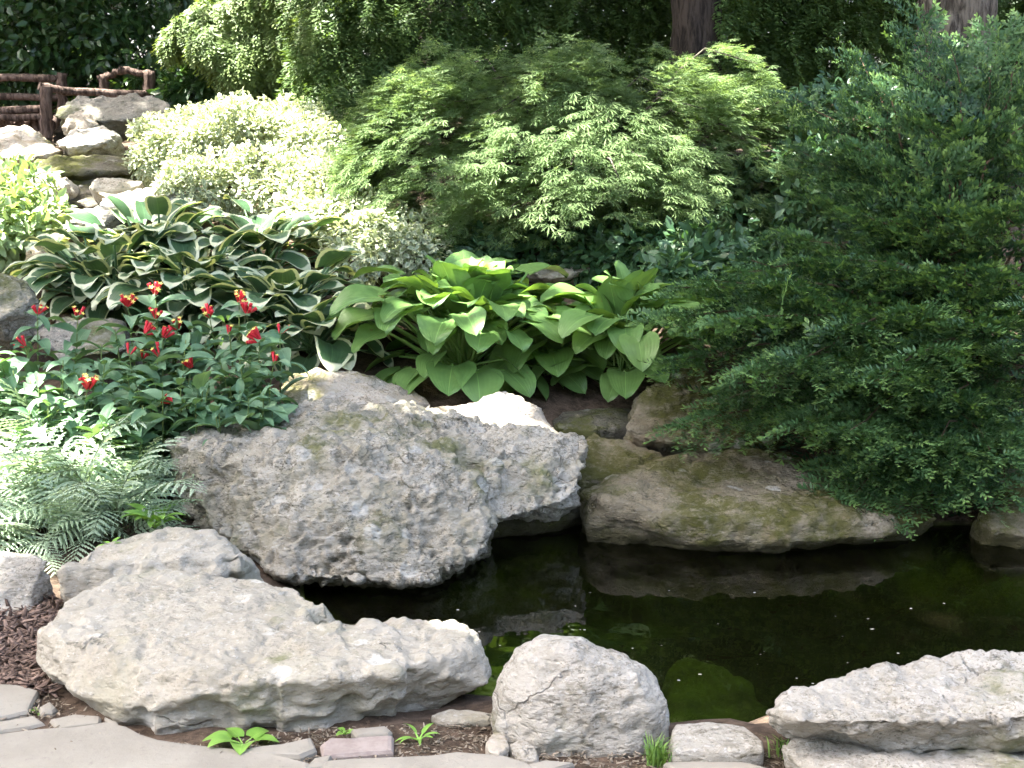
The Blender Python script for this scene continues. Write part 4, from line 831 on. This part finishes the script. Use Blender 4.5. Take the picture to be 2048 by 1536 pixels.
# unseen tall shade trees, crowns placed and thinned along sun rays to dapple the garden
for (lb, bx, by, cx, cy, ex, ey, n) in (('unseen tall shade tree, crown placed to dapple the cascade and fern bank', -8.4, 7.5, -6.2, 8.6, 3.6, 4.6, 14000), ('unseen tall shade tree at the back, crown placed to dapple the maple', -.8, 15.5, -1.6, 9.8, 4.2, 4.6, 15000), ('unseen tall shade tree beside the paving, crown placed to shade the near boulders', -7.8, 2.0, -3.4, 3.7, 3.4, 2.0, 9500)):
    b0 = Vector((bx, by, gz(bx, by) - .1)); o = empty('shade_tree', b0, lb, 'tree')
    trunk([b0, b0 + Vector((.1, 0, 3.5)), Vector((bx * .9 + cx * .1, by * .9 + cy * .1, 7.5))], [.32, .24, .14], M['bark_grey'], 'trunk', o, b0, 24, 40)
    w = Mesh(); r2 = random.Random(int(bx * 10))
    for k in range(12):
        e = Vector((cx + r2.uniform(-1, 1) * ex * .8, cy + r2.uniform(-1, 1) * ey * .8, r2.uniform(7.2, 9.5))); w.tube(wander(Vector((bx, by, r2.uniform(4, 6.5))), e, 6, .15, r2, .4), np.linspace(.09, .02, 7), 6)
    link('limbs', w.build('limbs', origin=b0), M['bark_grey'], o)
    C, R = clumps_in(int(n / 210), (cx, cy, 8.4), (ex, ey, 1.3), .9, 1.5); p, d = crown_pts(C, R, n, .6)
    s = rng.uniform(.22, .34, n); k = open_gaps(p, .30); p, s = p[k], s[k]; m_ = len(p)
    cloud('crown', [scatter(leaf4, p, rand_dir(m_) * np.array([1, 1, .4]), np.array([0, 0, 1]) + .5 * rand_dir(m_), s)], M['shade'], o, b0)

# ------------------------------------------------------------------ background trees
def conifer(name, label, base, blobs, n, tmpl, m, size, droop=.5, tr=None, group=None):
    o = empty(name, base, label, 'tree', group); C = np.array([tuple(P(a, b, Y)) for a, b, Y, *_ in blobs]); R = np.array([q[3] for q in blobs]); fl = np.array([q[4] if len(q) > 4 else .8 for q in blobs])
    wgt = R ** 2 * fl; k = rng.choice(len(C), n, p=wgt / wgt.sum()); d = rand_dir(n); d[:, 1] = np.where(d[:, 1] > .45, -d[:, 1], d[:, 1])
    rr = R[k] * (.62 + .42 * rng.random(n)); off = d * rr[:, None]; off[:, 2] *= fl[k]
    off += np.stack([pnoise((C[k] + off) * 3.1), pnoise((C[k] + off) * 3.1 + 7), pnoise((C[k] + off) * 3.1 + 13)], 1) * .22 * R[k][:, None]
    p = C[k] + off; ok = p[:, 2] > ground(p[:, 0], p[:, 1]) - .02; p, d, k = p[ok], d[ok], k[ok]; m_ = len(p)
    X = d * np.array([1, 1, .3]) + .5 * rand_dir(m_) + np.array([0, 0, -droop]); N = np.array([0, 0, 1]) + d * .8 + .4 * rand_dir(m_)
    S = rng.uniform(*size, m_)
    cl = np.clip((.5 + .5 * pnoise(p * 2.3)) * .7 + rng.random(m_) * .4, 0, 1); p = p - X / np.linalg.norm(X, axis=1)[:, None] * S[:, None] * .5
    cloud('crown', [scatter(tmpl[k], p[k::3], X[k::3], N[k::3], S[k::3], cl[k::3]) for k in range(3)], M[m], o, base)
    if tr: trunk([base, base + Vector((0, 0, tr[1] * .5)), base + Vector((.05, 0, tr[1]))], [tr[0], tr[0] * .85, tr[0] * .5], M['bark_red'], 'trunk', o, base, 16, 30)
    return o
conifer('golden_conifer', 'sunny yellow green conifer hanging over the variegated ground cover', on(600, 250, 11.6),
        [(390, 80, 11.2, .22), (450, 60, 11.3, .32), (520, 40, 11.3, .42), (600, 20, 11.3, .5), (480, 130, 11.1, .28), (560, 120, 11.2, .36), (620, 110, 11.2, .34), (660, 10, 11.3, .4), (650, 90, 10.6, .22, 1.3), (340, 95, 11.2, .14), (420, 100, 11.0, .2)], 9000, hem_tufts, 'arbor', (.09, .17), 1.3, (.1, 2.2))
conifer('dark_conifer', 'dark weeping conifer behind the maple', on(800, 300, 11.0),
        [(640, 180, 10.6, .33, 1.2), (680, 260, 10.2, .32, 1.2), (700, 110, 10.7, .5), (780, 60, 10.8, .55), (860, 130, 10.8, .5), (950, 60, 10.9, .55), (1040, 100, 11.0, .5), (1120, 40, 11.1, .55), (1220, 80, 11.2, .5), (750, 200, 10.6, .4), (900, -60, 11, .8), (1100, -100, 11.2, .9), (700, -60, 11, .7), (1250, -40, 11.4, .7), (1300, 40, 11.3, .45), (1340, -60, 11.5, .6), (1000, -330, 11.4, 1.2), (800, -300, 11.4, 1.0), (1200, -300, 11.6, 1.1)],
        24000, hem_tufts, 'hemlock', (.08, .15), .7, (.16, 4.0))
conifer('dark_conifer', 'dark evergreen between the two tree trunks', on(1620, 280, 10.8),
        [(1440, 130, 9.75, .20), (1350, 150, 9.75, .16), (1460, 40, 9.9, .22), (1480, 60, 10.4, .45), (1560, 100, 10.3, .45), (1640, 60, 10.4, .5), (1720, 110, 10.3, .4), (1520, 170, 10.2, .32), (1620, 170, 10.2, .35), (1560, -60, 10.6, .7), (1700, -80, 10.8, .8), (1600, -320, 11, 1.1), (1450, -250, 11, .9)], 13000, hem_tufts, 'hemlock', (.08, .15), .5, (.12, 3.0))
conifer('dark_conifer', 'dark evergreen at the far corner behind the grey ridged trunk', on(2080, 300, 10.6),
        [(1990, 60, 10.6, .4), (2060, 100, 10.4, .45), (2120, 40, 10.6, .6), (1800, 60, 10.8, .4), (1850, 150, 10.4, .35), (2050, -80, 11, .8), (1850, -60, 11, .6), (2000, -320, 11.4, 1.2), (1800, -330, 11.4, 1.1), (2040, 200, 10.2, .4)], 11000, hem_tufts, 'hemlock', (.08, .15), .5, (.12, 3.0))
# two big trunks
b0 = on(1392, 330, 9.9); o = empty('tree', b0, 'tree with dark red brown trunk behind the maple', 'tree')
trunk([b0 - Vector((0, 0, .1)), P(1392, 60, 9.9), P(1390, -700, 9.9)], [.20, .165, .14], M['bark_red'], 'trunk', o, b0)
C, R = clumps_in(26, (1.6, 10.6, 6.2), (1.8, 1.3, .9), .6, 1.0); p, d = crown_pts(C, R, 4500, .6); k = open_gaps(p, .2); p = p[k]; m_ = len(p)
cloud('crown', [scatter(leaf4, p, rand_dir(m_), np.array([0, 0, 1]) + .6 * rand_dir(m_), rng.uniform(.16, .26, m_))], M['shade'], o, b0)
b0 = on(1900, 400, 9.2); o = empty('tree', b0, 'tree with broad grey ridged trunk rising behind the yew', 'tree')
trunk([b0 - Vector((0, 0, .1)), P(1905, 150, 9.2), P(1918, -10, 9.2), P(1925, -900, 9.3)], [.27, .25, .235, .19], M['bark_grey'], 'trunk', o, b0, 48, 90)
C, R = clumps_in(30, (3.8, 10.2, 6.0), (1.7, 1.5, .9), .6, 1.1); p, d = crown_pts(C, R, 5000, .6); k = open_gaps(p, .2); p = p[k]; m_ = len(p)
cloud('crown', [scatter(leaf4, p, rand_dir(m_), np.array([0, 0, 1]) + .6 * rand_dir(m_), rng.uniform(.16, .26, m_))], M['shade'], o, b0)
# broadleaf shrubs
def shrub(name, label, base, blobs, n, tmpl, m, size, cat='shrub', group=None, kind=None, flat=.85, shell=.6, upn=.5, gapped=False):
    C = np.array([tuple(P(a, b, Y)) for a, b, Y, *_ in blobs]); R = np.array([q[3] for q in blobs]); k = rng.choice(len(C), n, p=R ** 2 / (R ** 2).sum()); d = rand_dir(n); d[:, 1] = np.where(d[:, 1] > .5, -d[:, 1], d[:, 1])
    off = d * (R[k] * (shell + (1.05 - shell) * rng.random(n)))[:, None]; off[:, 2] *= flat; p = C[k] + off
    p += np.stack([pnoise(p * 4), pnoise(p * 4 + 7), pnoise(p * 4 + 13)], 1) * .25 * R[k][:, None]
    ok = p[:, 2] > ground(p[:, 0], p[:, 1]) - .01; p, d = p[ok], d[ok]; m_ = len(p)
    X = d + .9 * rand_dir(m_) + np.array([0, 0, -.2]); N = d * .7 + np.array([0, 0, upn]) + .6 * rand_dir(m_); s = rng.uniform(*size, m_)
    if kind: return tag(cloud(name, [scatter(tmpl, p, X, N, s)], M[m], None, tuple(base)), label, None if kind else cat, group, kind)
    o = empty(name, base, label, cat, group); cloud('foliage', [scatter(tmpl, p, X, N, s)], M[m], o, base)
    w = Mesh(); r2 = random.Random(n)
    for c in C[:14]: w.tube(wander(base, Vector(c), 4, .04, r2), np.linspace(.016, .005, 5), 5)
    link('stems', w.build('stems', origin=base), M['twig'], o); return o
shrub('broadleaf_shrub', 'dark glossy broadleaf shrub behind the wooden bridge', on(60, 190, 13.2), [(20, 40, 12.8, .75), (120, 70, 12.7, .7), (220, 60, 12.8, .65), (300, 110, 12.6, .55), (60, 140, 12.9, .5), (240, 170, 12.7, .4), (330, 190, 12.3, .4), (-60, 90, 12.9, .8), (100, -80, 13, 1.1), (280, -80, 13, 1.0), (0, -330, 13.4, 1.5), (300, -330, 13.4, 1.5)], 20000, leaf4, 'broad', (.06, .115))
shrub('broadleaf_shrub', 'leafy green shrub under the golden conifer', on(460, 250, 11.5), [(420, 150, 11.6, .30), (480, 180, 11.5, .28), (540, 190, 11.4, .26), (390, 190, 11.6, .26), (600, 230, 11.0, .24)], 3200, leaf4, 'broad', (.06, .11))
shrub('broadleaf_shrub', 'dark low shrub in the shadow between maple and yew', on(1500, 500, 8.2), [(1450, 430, 8.0, .32), (1560, 400, 8.1, .36), (1640, 360, 8.0, .34), (1350, 460, 8.0, .26), (1520, 500, 7.6, .28), (1240, 470, 8.1, .22), (1700, 260, 8.4, .4), (1650, 450, 7.6, .3)], 5000, leaf4, 'ivy', (.05, .085))
shrub('ivy_ground_cover', 'dark ivy carpet under the maple', on(1300, 520, 7.6), [(1300, 520, 7.6, .24), (1420, 530, 7.4, .26), (1200, 515, 7.8, .2), (1500, 560, 7.2, .26), (1080, 500, 8.0, .2), (960, 520, 7.8, .2), (1350, 560, 7.1, .2), (1600, 600, 7.0, .3)], 5200, leaf4, 'ivy', (.05, .09), kind='stuff')
shrub('variegated_ground_cover', 'white edged small leaved ground cover spilling down beside the cascade', on(450, 350, 9.5),
      [(320, 275, 9.9, .20), (400, 262, 10.2, .26), (470, 260, 10.3, .30), (560, 255, 10.3, .30), (625, 262, 10.1, .26), (310, 325, 9.4, .18), (380, 300, 9.6, .32), (470, 290, 9.7, .4), (560, 290, 9.7, .38), (640, 310, 9.4, .32), (360, 375, 8.8, .18), (420, 370, 8.9, .3), (520, 370, 8.9, .3), (610, 375, 8.8, .3), (680, 390, 8.7, .28), (720, 440, 8.0, .25), (780, 475, 7.8, .24), (830, 510, 7.6, .2), (740, 500, 7.6, .22), (860, 470, 7.9, .18), (670, 440, 8.3, .24), (600, 430, 8.4, .2)],
      30000, leafv, 'ground_cover', (.028, .048), cat='ground cover', flat=.75, shell=.7, upn=.9)
shrub('bright_leafy_shrub', 'sunny light green leafy plant at the left picture edge', on(20, 470, 8.0), [(0, 400, 8.1, .22), (40, 380, 8.2, .2), (60, 430, 8.0, .2), (10, 460, 7.8, .24), (70, 470, 7.8, .14), (-60, 430, 8, .3)], 2600, leaf4, 'bright', (.05, .09), cat='plant')
# the wood beyond, one dark mass of leaves
C, R = clumps_in(150, (0, 18.5, 4.0), (13, 2.2, 4.2), 1.2, 2.2); p, d = crown_pts(C, R, 52000, .9); m_ = len(p)
tag(cloud('distant_wood', [scatter(leaf4, p, rand_dir(m_), np.array([0, -.4, .6]) + .7 * rand_dir(m_), rng.uniform(.20, .36, m_))], M['wood_mass'], None, (0, 18.5, 1.3)), 'dark wood closing the view behind the garden', None, None, 'stuff')
C, R = clumps_in(45, (0, 14.6, 1.7), (9, .9, .6), .4, .8); p, d = crown_pts(C, R, 16000, .8); m_ = len(p)
tag(cloud('undergrowth', [scatter(leaf4, p, rand_dir(m_), np.array([0, -.4, .6]) + .7 * rand_dir(m_), rng.uniform(.08, .16, m_))], M['wood_mass'], None, (0, 14.6, 1.3)), 'dark undergrowth at the edge of the wood', None, None, 'stuff')

# unseen leaf mass added behind and beside the viewer to block low sky
C1, R1 = clumps_in(95, (0, -7.0, 4.4), (12, 1.5, 4.4), 1.2, 2.0); C2, R2 = clumps_in(45, (10.5, 4, 3.2), (1.5, 10, 3.2), 1.2, 2.0); C3, R3 = clumps_in(45, (-11.5, 4, 3.2), (1.5, 10, 3.2), 1.2, 2.0)
p, d = crown_pts(np.concatenate([C1, C2, C3]), np.concatenate([R1, R2, R3]), 27000, .9); m_ = len(p)
tag(cloud('sky_blocking_leaves', [scatter(leaf4, p, rand_dir(m_), np.array([0, 0, .6]) + .7 * rand_dir(m_), rng.uniform(.25, .42, m_))], M['wood_mass'], None, (0, -7.5, 0)), 'unseen leaf mass added around the garden to block low sky', None, None, 'stuff')

# ------------------------------------------------------------------ rustic wooden bridge
b0 = P(60, 260, 11.5); br = empty('rustic_footbridge', Vector((b0.x, b0.y, b0.z)), 'rustic cedar log footbridge with low rails above the cascade', 'bridge'); r2 = random.Random(5)
def log(name, a, b, ra, rb):
    m = Mesh(); m.tube([q - b0 for q in wander(a, b, 7, .012, r2)], np.linspace(ra, rb, 8) * np.array([r2.uniform(.92, 1.08) for _ in range(8)]), 9, 0, .03); link(name, m.build(name), M['wood'], br)
for (a, y0, y1, Y, r) in ((92, 172, 275, 11.2, .05), (124, 146, 225, 11.9, .045), (207, 150, 215, 11.9, .045), (298, 142, 215, 11.9, .05)): log('post', P(a, y1, Y), P(a, y0, Y), r, r * .92)
for (a, b, Y, a2, b2, Y2, r) in ((-120, 154, 11.9, 126, 158, 11.9, .034), (-120, 194, 11.9, 126, 196, 11.9, .032), (-120, 220, 11.3, 95, 218, 11.3, .035), (78, 172, 11.2, 130, 184, 11.3, .034), (125, 182, 11.4, 300, 188, 11.6, .034),
                                (196, 158, 11.9, 245, 140, 11.9, .03), (238, 140, 11.9, 305, 148, 11.9, .032), (-120, 236, 11.2, 96, 234, 11.2, .03)): log('rail', P(a, b, Y), P(a2, b2, Y2), r, r * .9)
for k in range(9): log('plank', P(-140 + k * 30, 252, 11.3), P(-130 + k * 30, 240, 12.0), .05, .05)

# ------------------------------------------------------------------ small things
def seedling(name, label, base, leaves, L, W, mat_, e=35):
    o = empty(name, base, label, 'plant'); me = blade('leaf', L, W, e, -15, L * .5, .2, .1, 5, 8, .1, .02, [M[mat_]], .002)
    for k in range(leaves):
        l = link('leaf', me, None, o); s_ = random.uniform(.75, 1.1); l.scale = (s_,) * 3; l.rotation_euler = (random.gauss(0, .15), random.gauss(0, .15), k * 2.39996 + 3.9)
    return o
seedling('seedling', 'bright green seedling sprouting at the foot of the broad front boulder', Z(487, 1490, 0.0), 6, .07, .056, 'seedling', 28)
seedling('seedling', 'tiny seedling at the boulder foot above the brick', Z(690, 1468, 0.0), 4, .025, .02, 'seedling')
seedling('weed', 'small leafy weed in the gap beside the brick', Z(838, 1480, 0.0), 7, .045, .014, 'seedling')
seedling('weed', 'yellowish weed sprig in the paving joint by the bark mulch', Z(78, 1428, 0.0), 4, .025, .02, 'seedling')
seedling('weed', 'sprig growing in a hollow of the flat grey boulder', Z(222, 1095, .15), 6, .035, .018, 'seedling')
seedling('leafy_weed', 'bright green weed between the ferns and the flat grey boulder', Z(310, 1055, .1), 14, .10, .045, 'seedling', 45)
seedling('leafy_weed', 'small green weed in the joint below the brick', Z(345, 1520, 0.0), 3, .02, .012, 'seedling')
def tuft(label, base, n, h, spread):
    V, F3, va = [], [], []
    for k in range(n):
        a = random.uniform(0, 6.28); l_ = random.uniform(.15, 1) * spread; b = Vector((random.gauss(0, .012), random.gauss(0, .012), 0)); hh = h * random.uniform(.5, 1); d = Vector((math.cos(a), math.sin(a), 0)); s_ = Vector((-d.y, d.x, 0)) * .0022; i = len(V)
        m1 = b + d * l_ * .4 + Vector((0, 0, hh * .75)); t1 = b + d * l_ + Vector((0, 0, hh)); V += [tuple(b - s_), tuple(b + s_), tuple(m1 + s_), tuple(m1 - s_), tuple(t1)]; F3 += [(i, i + 1, i + 2), (i, i + 2, i + 3), (i + 3, i + 2, i + 4)]; va += [random.random()] * 5
    return tag(link('grass_tuft', mesh_np('grass_tuft', np.array(V), np.array(F3), False, {'var': va}), M['grass'], None, base), label, 'grass tuft')
tuft('green grass tuft at the near foot of the rounded boulder', Z(1312, 1528, 0.0), 70, .07, .06)
tuft('thin grass wisps beside the smooth flat white stone', Z(1560, 1512, 0.0), 26, .05, .05)
# mulch and litter chips
def chips(name, label, outline, n, z0, m, size, flat=.35):
    pts = [Z(a, b, 0) for a, b in outline]; xs_ = [p.x for p in pts]; ys_ = [p.y for p in pts]; O = []
    while len(O) < n:
        x, y = random.uniform(min(xs_), max(xs_)), random.uniform(min(ys_), max(ys_)); ins = False
        for i in range(len(pts)):
            a, b = pts[i], pts[i - 1]
            if (a.y > y) != (b.y > y) and x < (b.x - a.x) * (y - a.y) / (b.y - a.y) + a.x: ins = not ins
        if ins: O.append((x, y, gz(x, y) + z0 + random.uniform(0, .012)))
    n = len(O); chip = T([(0, .16, 0), (.08, -.2, 0), (.9, -.1, .02), (1, .07, .03), (0, .16, .06), (.08, -.2, .07), (.9, -.1, .08), (1, .07, .07)], [(4, 5, 6), (4, 6, 7), (0, 3, 2), (0, 2, 1), (0, 1, 5), (0, 5, 4), (2, 3, 7), (2, 7, 6), (1, 2, 6), (1, 6, 5), (3, 0, 4), (3, 4, 7)])
    return tag(cloud(name, [scatter(chip, O, rand_dir(n) * np.array([1, 1, .3]), np.array([0, 0, 1]) + flat * rand_dir(n), rng.uniform(*size, n))], M[m], None, (0, 0, 0)), label, None, None, 'stuff')
t = NT('bark chip'); c = t.mix(t.attr('var'), (0.06, 0.04, 0.03), (0.26, 0.185, 0.145)); t.base(c, .9, .2); M['chip'] = t.m
t = NT('leaf litter'); c = t.mix(t.attr('var'), (0.10, 0.08, 0.055), (0.34, 0.29, 0.22)); t.base(c, .9, .2); M['litter'] = t.m
chips('bark_mulch', 'reddish brown bark mulch beside the paving', [(-60, 1215), (110, 1200), (120, 1260), (70, 1340), (110, 1400), (60, 1385), (-60, 1370)], 2200, .004, 'chip', (.012, .05))
chips('leaf_litter', 'dry litter and chips in the paving joints and along the boulders', [(-60, 1430), (100, 1400), (260, 1470), (310, 1500), (700, 1450), (1000, 1440), (1350, 1490), (1560, 1500), (1600, 1540), (-60, 1545)], 3200, .0, 'litter', (.005, .02))
chips('leaf_litter', 'brown litter under the hostas', [(560, 830), (1300, 810), (1300, 700), (560, 700)], 500, .02, 'litter', (.02, .05))
# pale petals afloat
V, F3 = [], []
for k in range(38):
    a, b = random.uniform(900, 2040), random.uniform(1180, 1420); w = Z(a, b, WATER + .003); r_ = random.uniform(.001, .004) * (1.6 if k % 9 == 0 else 1); an = random.uniform(0, 3); i = len(V)
    for j in range(6): V.append((w.x + r_ * 1.5 * math.cos(an + j * 1.047), w.y + r_ * math.sin(an + j * 1.047), w.z + random.uniform(0, .001)))
    F3 += [(i, i + 1, i + 2), (i, i + 2, i + 3), (i, i + 3, i + 4), (i, i + 4, i + 5)]
tag(link('floating_petals', mesh_np('floating_petals', np.array(V), np.array(F3), False), M['petal']), 'tiny pale petals and specks floating on the dark water', None, None, 'stuff')
